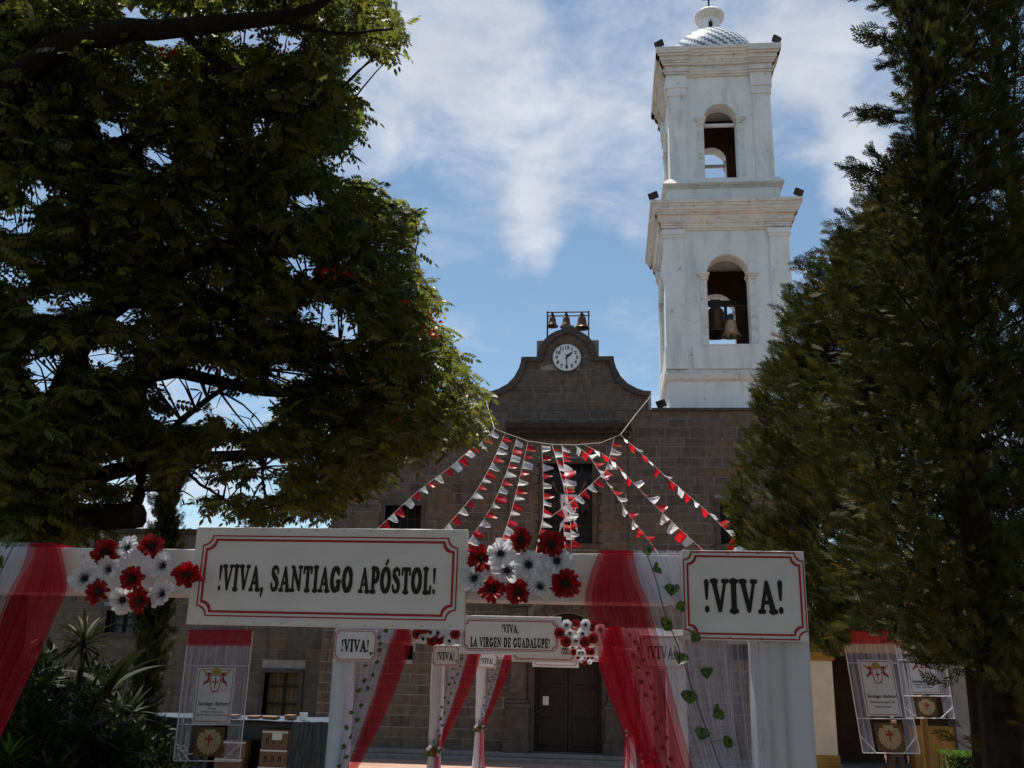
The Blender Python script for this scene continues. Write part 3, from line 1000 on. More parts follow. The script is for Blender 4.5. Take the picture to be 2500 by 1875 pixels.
# lower entablature: stacked courses growing outwards, with the corners breaking forward
b = MB()
hh = zcor - zent0
prof = [(0, .07, .05), (.07, .16, .10), (.16, .24, .12), (.24, .30, .17), (.30, .52, .19), (.52, .58, .30), (.58, .66, .36), (.66, .78, .42), (.78, .88, .46), (.88, 1.0, .52)]
for i, (a, c, ov) in enumerate(prof):
    nx = prof[min(i + 1, len(prof) - 1)][2]
    ring(b, zent0 + a * hh, zent0 + c * hh, H1 + ov, H1 + ov + (.6 * (nx - ov) if i in (4, 6) else 0.015))
part('cornice', b, 'plaster_trim', tower)
def brk(hw, zz0, zz1, pf, pw, push):
    out = []
    def fn(k, s):
        b = MB()
        if True:
            for a, c, ov in pf:
                e = hw + ov + (push if k % 2 == 0 else 0)
                q = sorted((s * e, s * (hw - pw - .08 + ov * -.2))); b.box(q[0], q[1], -hw - ov - push, -hw - .01, zz0 + a * (zz1 - zz0) + .004, zz0 + c * (zz1 - zz0) - .004)
        return b
    return rot4(fn)
for b in brk(H1, zent0, zcor, prof[:6], .62, .05): part('cornice_break', b, 'plaster_trim', tower)
b = MB(); ring(b, zcor, zcor + .05, H1 + .50, H1 + .42); part('cornice_top', b, 'trim_stone', tower)
# upper stage
b = MB(); ring(b, zcor + .04, zp1, H2 + .18, H2 + .18); part('pedestal', b, 'plaster', tower)
b = MB(); ring(b, zp1, zp1 + .08, H2 + .20, H2 + .26); ring(b, zp1 + .08, zp1 + .16, H2 + .28, H2 + .34); ring(b, zp1 + .16, zw1 + .02, H2 + .34, H2 + .22); ring(b, zw1 + .02, zw1 + .14, H2 + .20, H2 + .08)
part('pedestal_cornice', b, 'plaster_trim', tower)
stage(H2, ow2, zp1 + .1, ze2 + .1, zs2 + .03, zspr2, zc2, ze2, .58, False)
def bar(k):
    b = MB(); b.box(-ow2, ow2, -H2 + .25, -H2 + .33, zspr2 - .18, zspr2 - .05); return b
for b in rot4(bar, (0,)): part('tie_beam', b, 'plaster_trim', tower)
b = MB(); hh2 = zt2 - ze2
prof2 = [(0, .06, .08), (.06, .14, .14), (.14, .20, .18), (.20, .40, .10), (.40, .47, .20), (.47, .55, .24), (.55, .70, .28), (.70, .78, .36), (.78, .88, .42), (.88, 1.0, .48)]
for i, (a, c, ov) in enumerate(prof2):
    ring(b, ze2 + a * hh2, ze2 + c * hh2, H2 + ov, H2 + ov + .015)
part('cornice', b, 'plaster_trim', tower)
for b in brk(H2, ze2, zt2, prof2[:9], .58, .06): part('cornice_break', b, 'plaster_trim', tower)
b = MB(); ring(b, zt2, zt2 + .05, H2 + .46, H2 + .40); part('cornice_top', b, 'trim_stone', tower)
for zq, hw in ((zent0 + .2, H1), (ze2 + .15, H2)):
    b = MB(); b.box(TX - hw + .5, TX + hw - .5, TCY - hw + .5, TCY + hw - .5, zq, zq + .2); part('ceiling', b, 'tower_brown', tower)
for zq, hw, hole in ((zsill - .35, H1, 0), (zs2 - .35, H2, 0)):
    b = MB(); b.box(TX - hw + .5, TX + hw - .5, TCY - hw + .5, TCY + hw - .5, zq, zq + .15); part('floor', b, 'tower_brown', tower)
for zq0, zq1, hw, ow, spr, sill in ((zsill - .2, zent0 + .2, H1, ow1, zspr, zsill), (zs2 - .2, ze2 + .15, H2, ow2, zspr2, zs2)):   # dark brown linings over the inner faces of the walls
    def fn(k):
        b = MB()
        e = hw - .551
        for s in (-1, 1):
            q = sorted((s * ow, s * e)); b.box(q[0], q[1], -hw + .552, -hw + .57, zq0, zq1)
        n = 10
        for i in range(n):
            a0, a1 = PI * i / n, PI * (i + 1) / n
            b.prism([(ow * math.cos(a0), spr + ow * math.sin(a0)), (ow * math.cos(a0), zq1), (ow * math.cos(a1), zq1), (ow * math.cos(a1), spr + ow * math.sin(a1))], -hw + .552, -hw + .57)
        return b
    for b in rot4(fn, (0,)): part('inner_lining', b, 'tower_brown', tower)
# dome, lantern, cross
zd = zt2 + .05
b = MB(); b.lathe([(1.90, 0), (1.94, .1), (1.88, .22), (1.83, .25)], (TX, TCY, zd), 40); part('dome_drum', b, 'plaster_trim', tower, smooth=False)
b = MB(); b.lathe([(1.84 * math.cos(t), .25 + 1.72 * math.sin(t)) for t in np.linspace(0, PI / 2 * .82, 16)], (0, 0, 0), 56)
dome = bpy.data.meshes.new('dome'); dome.from_pydata(b.v, [], b.f)
for q in dome.polygons: q.use_smooth = True
do = link('dome', dome, 'dome_tile', tower); do.location = (0, TCY - (TY + 2.1), zd - 11.0)
zl = zd + .25 + 1.72 * math.sin(PI / 2 * .82) - .06
lt = MB()
for k in range(4):                                              # lantern drum with four slits
    for i in range(6):
        a0 = PI / 2 * k + .22 + (PI / 2 - .44) * i / 6; a1 = PI / 2 * k + .22 + (PI / 2 - .44) * (i + 1) / 6
        lt.slab([(TX + r * math.cos(a), TCY + r * math.sin(a)) for r, a in ((.34, a0), (.42, a0), (.42, a1), (.34, a1))], zl, zl + .80)
    for i in range(3):
        a0 = PI / 2 * k - .22 + .44 * i / 3; a1 = a0 + .44 / 3
        lt.slab([(TX + r * math.cos(a), TCY + r * math.sin(a)) for r, a in ((.34, a0), (.42, a0), (.42, a1), (.34, a1))], zl, zl + .16)
        lt.slab([(TX + r * math.cos(a), TCY + r * math.sin(a)) for r, a in ((.34, a0), (.42, a0), (.42, a1), (.34, a1))], zl + (.60 if i != 1 else .66), zl + .80)
lan = part('lantern', lt, 'plaster', tower)
b = MB(); b.lathe([(.40, .80), (.46, .82), (.48, .88), (.56, .92), (.58, 1.02), (.60, 1.08), (.56, 1.12), (.48, 1.22), (.30, 1.33), (.06, 1.38), (0, 1.38)], (TX, TCY, zl), 32); part('lantern_cap', b, 'plaster_trim', lan, smooth=True)
b = MB(); b.box(TX - .035, TX + .035, TCY - .035, TCY + .035, zl + 1.36, zl + 2.3); b.box(TX - .26, TX + .26, TCY - .03, TCY + .03, zl + 1.9, zl + 1.97); part('cross', b, 'iron', lan)
b = MB(); b.lathe([(.47, -.12), (.50, -.06), (.47, .0), (.43, .02)], (TX, TCY, zl), 32); part('lantern_base', b, 'ink_red', lan)
# bells in the lower stage
bb = bell((TX - .30, TCY - .75, zsill + .86), .58, .98, 'large dark bronze bell inside the lower tier of the white tower', yoke=.35)
b2 = bell((TX + .08, TY + .30, zsill + .42), .34, .60, 'shiny brass bell hanging in the front arch of the white tower', yoke=.2, material='brass')
hb = thing('bell_beam', 'dark wooden beam the tower bells hang from', 'beam', (TX, TCY, zsill + 1.9))
b = MB(); b.box(TX - H1 + .56, TX + H1 - .56, TCY - .65, TCY - .45, zsill + 2.02, zsill + 2.2); part('timber', b, 'door_wood', hb)
b = MB(); b.box(TX + .03, TX + .13, TY + .25, TCY - .5, zsill + 1.15, zsill + 1.25); b.box(TX + .03, TX + .13, TCY - .62, TCY - .5, zsill + 1.15, zsill + 2.05); part('bracket', b, 'iron', hb)
b = MB(); b.tube([(TX - .28, TCY - .55, zsill + .6), (TX - .30, TCY - .5, zsill - .15)], .012, 6); part('bell_rope', b, 'iron', hb)
# floodlights on the cornices
def floodlight(p, yaw, label, tilt=.5):
    t = thing('floodlight', label, 'floodlight', tuple(p), 'black floodlights on the tower', local=True, rotz=yaw)
    b = MB(); b.box(-.03, .03, -.03, .03, 0, .12); part('bracket', b, 'black_plastic', t)
    c_, s_ = math.cos(tilt), math.sin(tilt)
    b = MB(); b.box(-.17, .17, -.06, .06, -.12, .12); b.v = [(x, y * c_ - z_ * s_, y * s_ + z_ * c_ + .2) for x, y, z_ in b.v]; part('housing', b, 'black_plastic', t)
    b = MB(); b.box(-.14, .14, -.068, -.061, -.095, .095); b.v = [(x, y * c_ - z_ * s_, y * s_ + z_ * c_ + .2) for x, y, z_ in b.v]; part('glass', b, 'glass_dark', t)
for s, nm in ((-1, 'gable'), (1, 'conifer')):
    floodlight((TX + s * (H1 + .42), TY - .38, zcor + .03), s * .7, f'black floodlight on the lower tower cornice at the corner on the {nm} side')
    floodlight((TX + s * (H2 + .36), TY - .05, zt2 + .03), s * .7, f'black floodlight on the top tower cornice at the corner on the {nm} side')
floodlight((XC + 2.8 + .32, FY + .1, 11.05), -.9, 'black floodlight on the wall top between gable and tower base')

# ================================================================== LEFT WING, RIGHT ARCADE
WY = 33.0
wz = P(480, 1304, WY)[2]
wing = thing('side_building', 'low stone wing beside the church with barred windows', 'building', (-14, WY, 0))
wo_ = [pxrect(648, 1642, 722, 1762, WY), pxrect(262, 1490, 322, 1545, WY)]
wx0, wx1 = -24.0, xl - .05
b = MB()
xs = sorted({wx0, wx1, *[v for o in wo_ for v in o[:2]]}); zs = sorted({0, wz, *[v for o in wo_ for v in o[2:]]})
for i in range(len(xs) - 1):
    for j in range(len(zs) - 1):
        mx, mz = (xs[i] + xs[i + 1]) / 2, (zs[j] + zs[j + 1]) / 2
        if not any(o[0] < mx < o[1] and o[2] < mz < o[3] for o in wo_):
            b.box(xs[i], xs[i + 1], WY + .02, WY + .6, zs[j], zs[j + 1])
wwall = part('wall', b, 'mortar', wing)
b = MB(); b.box(wx0 - .1, wx1, WY - .15, WY + 6, wz, wz + .16); part('roof', b, 'dark_ledge', wing)
b = MB()
z = 0
while z < wz - .05:
    h = random.choice((.34, .38, .42)); z1 = min(wz, z + h); x = wx0 - random.random() * .5
    while x < wx1:
        L = random.uniform(.55, 1.0); s0, s1 = max(x, wx0), min(x + L, wx1); x += L
        segs = [(s0, s1)]
        for o_ in wo_:
            if min(z1, o_[3] + .15) - max(z, o_[2] - .15) > .1:
                segs = [q for s in segs for q in (((s[0], min(s[1], o_[0] - .15)),) + ((max(s[0], o_[1] + .15), s[1]),)) if q[1] - q[0] > .05] if not (segs and (segs[0][1] <= o_[0] - .15 or segs[0][0] >= o_[1] + .15)) else segs
        for s0, s1 in segs:
            b.cur = random.random(); b.bbox(s0 + .008, s1 - .008, WY + random.uniform(-.008, .008), WY + .05, z + .008, z1 - .008, .01)
    z = z1
o = part('stonework', b, 'stone_mass', wwall, rnd=True); o['kind'] = 'stuff'
for i, (x0, x1, z0, z1) in enumerate(wo_):
    b = MB(); b.box(x0, x1, WY + .4, WY + .58, z0, z1); wn = part('window', b, 'curtain_cream' if i == 0 else 'glass_dark', wing)
    b = MB(); f = .15
    b.bbox(x0 - f, x0, WY - .05, WY + .4, z0, z1, .01); b.bbox(x1, x1 + f, WY - .05, WY + .4, z0, z1, .01); b.bbox(x0 - f, x1 + f, WY - .06, WY + .4, z1, z1 + f, .01); b.bbox(x0 - f, x1 + f, WY - .1, WY + .4, z0 - f, z0, .01)
    part('window_frame', b, 'trim_stone', wn)
    b = MB()
    b.box((x0 + x1) / 2 - .04, (x0 + x1) / 2 + .04, WY + .3, WY + .36, z0, z1)
    for zq in (z0 + (z1 - z0) * .35, z0 + (z1 - z0) * .72): b.box(x0, x1, WY + .3, WY + .34, zq - .03, zq + .03)
    part('sash', b, 'door_wood', wn)
    b = MB()
    for k in range(1, 7):
        x = x0 + (x1 - x0) * k / 7; b.tube([(x, WY + .1, z0), (x, WY + .1, z1)], .012, 6)
    part('iron_bars', b, 'iron', wn)
AY = 28.5
arcade = thing('arcade_building', 'cream and ochre arcade behind the dark conifers', 'building', (7.5, AY, 0))
pier_x = [P(2012, 1720, AY)[0], P(2360, 1760, AY)[0], P(2360, 1760, AY)[0] + 4.2, P(2360, 1760, AY)[0] + 8.4]
ztp = P(2012, 1612, AY)[2]
for i, x in enumerate(pier_x):
    m1, m2 = ('cream', 'ochre') if i != 1 else ('grey_stone', 'grey_stone')
    b = MB(); b.bbox(x - .29, x + .29, AY, AY + .6, .62, ztp, .015); pr = part('pier', b, m1, arcade)
    b = MB(); b.bbox(x - .38, x + .38, AY - .09, AY + .69, .2, .34, .015); b.bbox(x - .33, x + .33, AY - .04, AY + .64, .34, .62, .015); part('pier_base', b, m2, pr)
    b = MB(); b.bbox(x - .36, x + .36, AY - .06, AY + .66, ztp, ztp + .22, .015); part('capital', b, m2, pr)
b = MB(); b.bbox(pier_x[0] - .4, pier_x[-1] + .5, AY + .05, AY + .55, ztp + .22, ztp + .95, .02); part('beam', b, 'ochre', arcade)
b = MB(); b.box(pier_x[0] - .4, pier_x[-1] + .5, AY + .02, AY + .6, ztp + .95, ztp + 2.4); part('upper_wall', b, 'cream', arcade)
b = MB(); b.box(pier_x[0] - .6, pier_x[-1] + .7, AY - .15, AY + 6, ztp + 2.4, ztp + 2.6); part('roof', b, 'ochre', arcade)
b = MB(); b.box(pier_x[0] - .4, pier_x[-1] + .5, AY + 4.0, AY + 4.3, .2, ztp + 2.4); part('back_wall', b, 'tower_brown', arcade)  # dark colour stands in for the shade inside the arcade
b = MB(); b.bbox(P(2232, 1790, AY)[0], pier_x[1] - .3, AY + .1, AY + .5, .2, 1.45, .02); part('low_wall', b, 'ochre', arcade)
b = MB(); b.bbox(pier_x[0] - .7, pier_x[-1] + .8, AY - .55, AY + 4, 0.01, .2, .02); part('step', b, 'grey_stone', arcade)
# ================================================================== PAINTED LETTERING (bold rounded serif capitals, built from strokes)
def ell(cx_, cy_, rx, ry, a0, a1, rs, rt, n=14):
    pts = []
    for t in np.linspace(math.radians(a0), math.radians(a1), n):
        pts.append((cx_ + rx * math.cos(t), cy_ + ry * math.sin(t), rs * abs(math.cos(t)) + rt * abs(math.sin(t))))
    return [(*pts[i], *pts[i + 1]) for i in range(n - 1)]
def ln(x0, y0, r0, x1, y1, r1=None): return [(x0, y0, r0, x1, y1, r0 if r1 is None else r1)]
def sf(x, y, w_=.115, r=.05): return ln(x - w_, y, r, x + w_, y)
def pth(pts): return [(*pts[i], *pts[i + 1]) for i in range(len(pts) - 1)]
B0, T0 = .05, .95
GL = {
 '!': (.26, ln(.12, .90, .085, .12, .42, .03) + ln(.12, .09, .08, .12, .10)),
 ',': (.26, ln(.12, .07, .08, .08, -.20, .03)),
 'V': (.72, ln(.13, .93, .09, .36, .08, .06) + ln(.60, .93, .045, .38, .08, .05) + sf(.13, T0, .11) + sf(.60, T0, .09)),
 'I': (.40, ln(.19, .06, .095, .19, .94) + sf(.19, B0, .13) + sf(.19, T0, .13)),
 'A': (.76, ln(.36, .92, .05, .13, .07, .05) + ln(.36, .90, .07, .60, .07, .10) + ln(.20, .32, .04, .50, .32) + sf(.13, B0, .10) + sf(.61, B0, .12)),
 'N': (.82, ln(.14, .06, .05, .14, .94) + ln(.16, .90, .085, .62, .10, .07) + ln(.64, .10, .05, .64, .94) + sf(.13, B0, .10) + sf(.10, T0, .08) + sf(.64, T0, .10)),
 'T': (.66, ln(.32, .06, .095, .32, .9) + ln(.07, .93, .06, .57, .93) + ln(.06, .92, .05, .05, .74) + ln(.58, .92, .05, .59, .74) + sf(.32, B0, .14)),
 'S': (.62, pth([(.50, .72, .05), (.49, .86, .05), (.38, .93, .06), (.24, .93, .07), (.13, .83, .09), (.14, .68, .10), (.28, .55, .11), (.42, .44, .11), (.49, .29, .10), (.46, .14, .08), (.34, .07, .065), (.20, .07, .06), (.10, .14, .05), (.08, .28, .05)])),
 'G': (.80, ell(.36, .5, .26, .43, 48, 322, .095, .065) + ln(.62, .42, .08, .62, .12, .07) + ln(.46, .42, .05, .72, .42) + ln(.58, .90, .045, .58, .70)),
 'O': (.76, ell(.36, .5, .26, .43, 0, 360, .10, .06, 24)),
 'P': (.66, ln(.19, .06, .095, .19, .94) + sf(.19, B0, .14) + ln(.08, T0, .05, .34, T0) + ell(.30, .69, .22, .25, -90, 90, .095, .05) + ln(.2, .44, .05, .30, .44)),
 'L': (.62, ln(.19, .06, .095, .19, .94) + sf(.19, T0, .14) + ln(.08, B0, .055, .50, B0) + ln(.53, .06, .05, .54, .28)),
 'R': (.76, ln(.19, .06, .095, .19, .94) + sf(.19, B0, .14) + ln(.08, T0, .05, .34, T0) + ell(.30, .71, .22, .23, -90, 90, .095, .05) + ln(.2, .48, .05, .30, .48) + ln(.34, .46, .08, .58, .08, .08) + sf(.63, B0, .07)),
 'E': (.68, ln(.19, .06, .095, .19, .94) + ln(.08, B0, .055, .52, B0) + ln(.08, T0, .055, .50, T0) + ln(.54, .06, .05, .55, .26) + ln(.52, .94, .05, .53, .76) + ln(.2, .5, .05, .42, .5) + ln(.43, .42, .035, .43, .58)),
 'D': (.80, ln(.19, .06, .095, .19, .94) + ln(.08, B0, .05, .34, B0) + ln(.08, T0, .05, .34, T0) + ell(.32, .5, .31, .45, -90, 90, .10, .05)),
 'U': (.78, ln(.17, .92, .095, .17, .35) + ell(.38, .34, .21, .27, 180, 360, .08, .07) + ln(.59, .92, .05, .59, .34) + sf(.17, T0, .14) + sf(.59, T0, .10)),
 ' ': (.34, []),
}
GL['Ó'] = (GL['O'][0], GL['O'][1] + ln(.34, 1.10, .035, .46, 1.25, .06))
GCACHE = {}
def glyph(ch, res=.026):
    if ch in GCACHE: return GCACHE[ch]
    wd, st = GL[ch]
    if not st:
        GCACHE[ch] = ([], []); return GCACHE[ch]
    xs_, zs_ = np.arange(-.12, wd + .12, res), np.arange(-.30, 1.40, res)
    X, Z = np.meshgrid(xs_, zs_, indexing='ij')
    D = np.full(X.shape, 9.0)
    for x0, y0, r0, x1, y1, r1 in st:
        dx, dy = x1 - x0, y1 - y0
        L2 = dx * dx + dy * dy + 1e-9
        t = np.clip(((X - x0) * dx + (Z - y0) * dy) / L2, 0, 1)
        D = np.minimum(D, np.hypot(X - x0 - t * dx, Z - y0 - t * dy) - (r0 + (r1 - r0) * t) - .022)
    vs, fs, idx = [], [], {}
    def vid(key, p):
        if key not in idx:
            idx[key] = len(vs); vs.append(p)
        return idx[key]
    nx, nz = D.shape
    for i in range(nx - 1):
        for j in range(nz - 1):
            cs = [(i, j), (i + 1, j), (i + 1, j + 1), (i, j + 1)]
            d = [D[c] for c in cs]
            if min(d) > 0: continue
            poly = []
            for k in range(4):
                a, b_ = cs[k], cs[(k + 1) % 4]; da, db = d[k], d[(k + 1) % 4]
                if da <= 0: poly.append(vid(a, (xs_[a[0]], zs_[a[1]])))
                if (da <= 0) != (db <= 0):
                    t = da / (da - db); key = (min(a, b_), max(a, b_))
                    poly.append(vid(key, (xs_[a[0]] + (xs_[b_[0]] - xs_[a[0]]) * t, zs_[a[1]] + (zs_[b_[1]] - zs_[a[1]]) * t)))
            if len(poly) >= 3: fs.append(tuple(poly))
    GCACHE[ch] = (vs, fs)
    return GCACHE[ch]
def lettering(text, width, height, cx_, zc_, y, kern=.0):
    """capitals filling width x height, centred at (cx_, zc_) on the plane y"""
    total = sum(GL[c][0] + kern for c in text)
    sx = width / total
    b = MB(); x = 0
    for c in text:
        vs, fs = glyph(c)
        b.add([(cx_ - width / 2 + (x + v[0]) * sx, y, zc_ - height / 2 + v[1] * height) for v in vs], fs)
        x += GL[c][0] + kern
    return b
def scoop(a, b_, r):
    pts = []
    for sx, sz, st in ((1, 1, 270), (-1, 1, 360), (-1, -1, 90), (1, -1, 180)):
        for t in np.linspace(0, 90, 6):
            ang = math.radians(st - t)
            pts.append((sx * a + r * math.cos(ang), sz * b_ + r * math.sin(ang)))
    return pts
def border(cx_, zc_, a, b_, r, th, y):
    o_, i_ = scoop(a + th / 2, b_ + th / 2, r), scoop(a - th / 2, b_ - th / 2, r)
    n = len(o_)
    m_ = MB(); m_.add([(cx_ + x, y, zc_ + z_) for x, z_ in o_] + [(cx_ + x, y, zc_ + z_) for x, z_ in i_], [(k, (k + 1) % n, (k + 1) % n + n, k + n) for k in range(n)])
    return m_
def sign_board(loc, w_, h_, lines, label, group, yaw=0.0, corner=.034, outer=True):
    """painted board, centre of its front face at loc; lines = (text, width, height, dz)"""
    t = thing('sign_board', label, 'sign', loc, group, local=True, rotz=yaw)
    b = MB(); b.bbox(-w_ / 2, w_ / 2, 0, .022, -h_ / 2, h_ / 2, .002); part('board', b, 'vinyl', t)
    b = MB()
    for s in (-1, 1):
        q = sorted((s * (w_ / 2 - .03), s * (w_ / 2 - .002))); b.box(q[0], q[1], .0225, .05, -h_ / 2 + .002, h_ / 2 - .002)
        q = sorted((s * (h_ / 2 - .03), s * (h_ / 2 - .002))); b.box(-w_ / 2 + .03, w_ / 2 - .03, .0225, .05, q[0], q[1])
    part('back_frame', b, 'board_edge', t)
    if outer:
        part('outer_line', border(0, 0, w_ / 2 - .040, h_ / 2 - .040, corner * 1.25, .0060, -.0015), 'ink_red', t)
        part('inner_line', border(0, 0, w_ / 2 - .058, h_ / 2 - .058, corner * 1.25, .0105, -.0015), 'ink_red', t)
    else:
        part('outer_line', border(0, 0, w_ / 2 - .006, h_ / 2 - .008, corner, .0055, -.0015), 'ink_red', t)
        part('inner_line', border(0, 0, w_ / 2 - .022, h_ / 2 - .026, corner, .0085, -.0015), 'ink_red', t)
    b = MB()
    n_ = int(w_ / .12)
    for k in range(n_):
        x = -w_ / 2 + w_ * (k + .5) / n_
        for zq in (-h_ / 2 + .012, h_ / 2 - .012): b.box(x - .006, x + .006, -.0025, -.0005, zq - .0008, zq + .0008)
    part('staple', b, 'iron', t)
    for txt, tw, th, dz in lines:
        part('lettering', lettering(txt, tw, th, 0, dz, -.0022, kern=.055), 'ink_black', t)
    return t

# ================================================================== ARCHES OVER THE WALK
ARCH_Y = [4.26, 11.46, 18.45, 26.0]
ARCH_X = [-1.205, -1.165, P(1089, 1598, 18.4)[0] + 1.775, P(1189, 1617, 25.95)[0] + 1.775]
WHICH = ['nearest the long red-lined name board', 'carrying the two-line name board', 'just beyond the two-line name board', 'closest to the church door']
arch_names = ['with the long board', 'with the two-line board', 'behind the two-line board', 'by the church door']
def arch_structure():
    t = thing('decorated_arch', 'x', 'arch', (0, 0, 0), 'cloth covered arches along the walk', local=True)
    for (x0, x1) in ((-2.04, -1.02), (-1.02, .42), (.42, 2.04)):
        b = MB(); b.bbox(x0 + .0015, x1 - .0015, 0, .20, 2.895, 3.10, .003); bm_ = part('beam_board', b, 'white_paint', t)
    b = MB()
    for x in (-1.9, -1.1, -.98, .38, .46, 1.2): b.tube([(x, -.004, 3.06), (x, .004, 3.06)], .0035, 6); b.tube([(x, -.004, 2.94), (x, .004, 2.94)], .0035, 6)
    part('nail', b, 'iron', t)
    for s in (-1, 1):
        q = sorted((s * 1.85, s * 2.02)); b = MB(); b.box(q[0], q[1], .01, .19, 0, 2.894); pl = part('pillar', b, 'white_paint', t)
        # cloth wrapped round the pillar, gathered in soft folds
        b = MB(); n, mrows = 40, 16
        ph = 1.3 if s > 0 else .4
        per = []
        for k in range(n):
            f_ = k / n * 4
            side, u = int(f_), f_ - int(f_)
            x_, y_ = [(1.835 + .20 * u, -.012), (2.035, -.012 + .225 * u), (2.035 - .20 * u, .213), (1.835, .213 - .225 * u)][side]
            per.append((x_, y_, [(0, -1), (1, 0), (0, 1), (-1, 0)][side], k))
        vs, fs = [], []
        for r in range(mrows + 1):
            zq = .02 + 2.87 * r / mrows
            flare = .10 * max(0, 1 - zq / .9) ** 2
            pinch = .02 * math.exp(-((zq - 1.2) / .15) ** 2)
            for x_, y_, nr, k in per:
                w_ = .010 * math.sin(k * 1.9 + ph + .6 * math.sin(zq * 1.7)) + .006 * math.sin(k * 3.7 + zq * 2.0) + flare - pinch
                vs.append((s * (x_ + nr[0] * w_), y_ + nr[1] * w_, zq))
        for r in range(mrows):
            for k in range(n):
                q = (r * n + k, r * n + (k + 1) % n, (r + 1) * n + (k + 1) % n, (r + 1) * n + k)
                fs.append(q if s > 0 else q[::-1])
        b.add(vs, fs); part('pillar_cloth', b, 'cloth_white', t, smooth=True)
    return t
def drape_mesh(inner, outer, y0, folds, amp, s, seed, rows=70, cols=56, ywave=.0):
    zi = [p[1] for p in inner]
    A, B_ = spline(inner, rows), spline(outer, rows)
    r_ = np.random.default_rng(seed)
    phs = r_.uniform(0, 6, 4)
    b = MB(); vs, rs = [], []
    for i in range(rows):
        v = i / (rows - 1)
        for j in range(cols):
            u = j / (cols - 1)
            x = A[i, 0] + (B_[i, 0] - A[i, 0]) * u; zq = A[i, 1] + (B_[i, 1] - A[i, 1]) * u
            k = min(1, v * 5 + .25)
            yy = y0 + amp * k * (math.sin(u * folds * 2 * PI + phs[0] + .7 * math.sin(v * 3 + phs[1])) + .5 * math.sin(u * folds * 4.7 * PI + phs[2] + v * 2)) + ywave * math.sin(v * 4 + phs[3])
            vs.append((s * x, yy, zq)); rs.append(u)
    fs = [(i * cols + j, i * cols + j + 1, (i + 1) * cols + j + 1, (i + 1) * cols + j) for i in range(rows - 1) for j in range(cols - 1)]
    b.add(vs, fs); b.r = rs
    return b
RED_IN = [(1.17, 3.115), (1.125, 3.0), (1.105, 2.90), (1.13, 2.80), (1.17, 2.65), (1.235, 2.45), (1.30, 2.25), (1.50, 1.80), (1.74, 1.32), (1.80, 1.2)]
RED_OUT = [(1.315, 3.115), (1.335, 3.0), (1.375, 2.90), (1.40, 2.80), (1.44, 2.65), (1.50, 2.40), (1.55, 2.22), (1.68, 1.80), (1.86, 1.34), (1.92, 1.2)]
RED_IN2 = [(1.20, 3.115), (1.19, 3.0), (1.19, 2.9), (1.21, 2.8), (1.25, 2.65), (1.31, 2.45), (1.38, 2.25), (1.54, 1.80), (1.75, 1.32), (1.80, 1.2)]
RED_TAIL_IN = [(1.80, 1.2), (1.78, .9), (1.74, .5), (1.70, .03)]
RED_TAIL_OUT = [(1.92, 1.2), (1.91, .9), (1.92, .5), (1.93, .03)]
WHT_IN = [(1.31, 3.117), (1.34, 3.0), (1.39, 2.85), (1.44, 2.65), (1.51, 2.40), (1.57, 2.22), (1.70, 1.80), (1.86, 1.34), (1.90, 1.2)]
WHT_OUT = [(1.86, 3.117), (1.86, 3.0), (1.855, 2.85), (1.85, 2.65), (1.845, 2.40), (1.85, 2.22), (1.88, 1.80), (1.95, 1.34), (1.97, 1.2)]
WHT_TAIL_IN = [(1.90, 1.2), (1.86, .9), (1.82, .5), (1.80, .03)]
WHT_TAIL_OUT = [(1.97, 1.2), (2.0, .9), (2.05, .5), (2.12, .03)]
def drape(kind, s, wide):
    t = thing(f'{kind}_drape', 'x', 'drape', (0, 0, 0), f'{kind} tulle drapes on the arches', local=True)
    if kind == 'red':
        b = drape_mesh(RED_IN if wide else RED_IN2, RED_OUT, -.055, 3.4, .016, s, 11 + s, ywave=.01)
        part('swag', b, 'tulle_red', t, smooth=True, rnd=True)
        b2_ = drape_mesh([(x + .03, z_) for x, z_ in (RED_IN if wide else RED_IN2)], [(x - .03, z_) for x, z_ in RED_OUT], -.035, 2.3, .012, s, 21 + s)
        part('lining', b2_, 'tulle_red', t, smooth=True, rnd=True)
        part('tail', drape_mesh(RED_TAIL_IN, RED_TAIL_OUT, -.055, 2.4, .02, s, 5, 20, 30), 'tulle_red', t, smooth=True, rnd=True)
        b = MB(); b.box(*sorted((s * (1.175 if wide else 1.2), s * 1.315)), -.05, .21, 3.104, 3.113); part('fold_over', b, 'tulle_red', t, rnd=True)
    else:
        part('swag', drape_mesh(WHT_IN, WHT_OUT, -.022, 5.2, .009, s, 31 + s), 'tulle_white', t, smooth=True, rnd=True)
        part('lining', drape_mesh([(x - .02, z_) for x, z_ in WHT_IN], [(x - .12 if z_ > 2 else x, z_) for x, z_ in WHT_OUT], -.036, 3.6, .007, s, 41 + s), 'tulle_white', t, smooth=True, rnd=True)
        part('tail', drape_mesh(WHT_TAIL_IN, WHT_TAIL_OUT, -.03, 2.8, .02, s, 6, 20, 30), 'tulle_white', t, smooth=True, rnd=True)
    return t
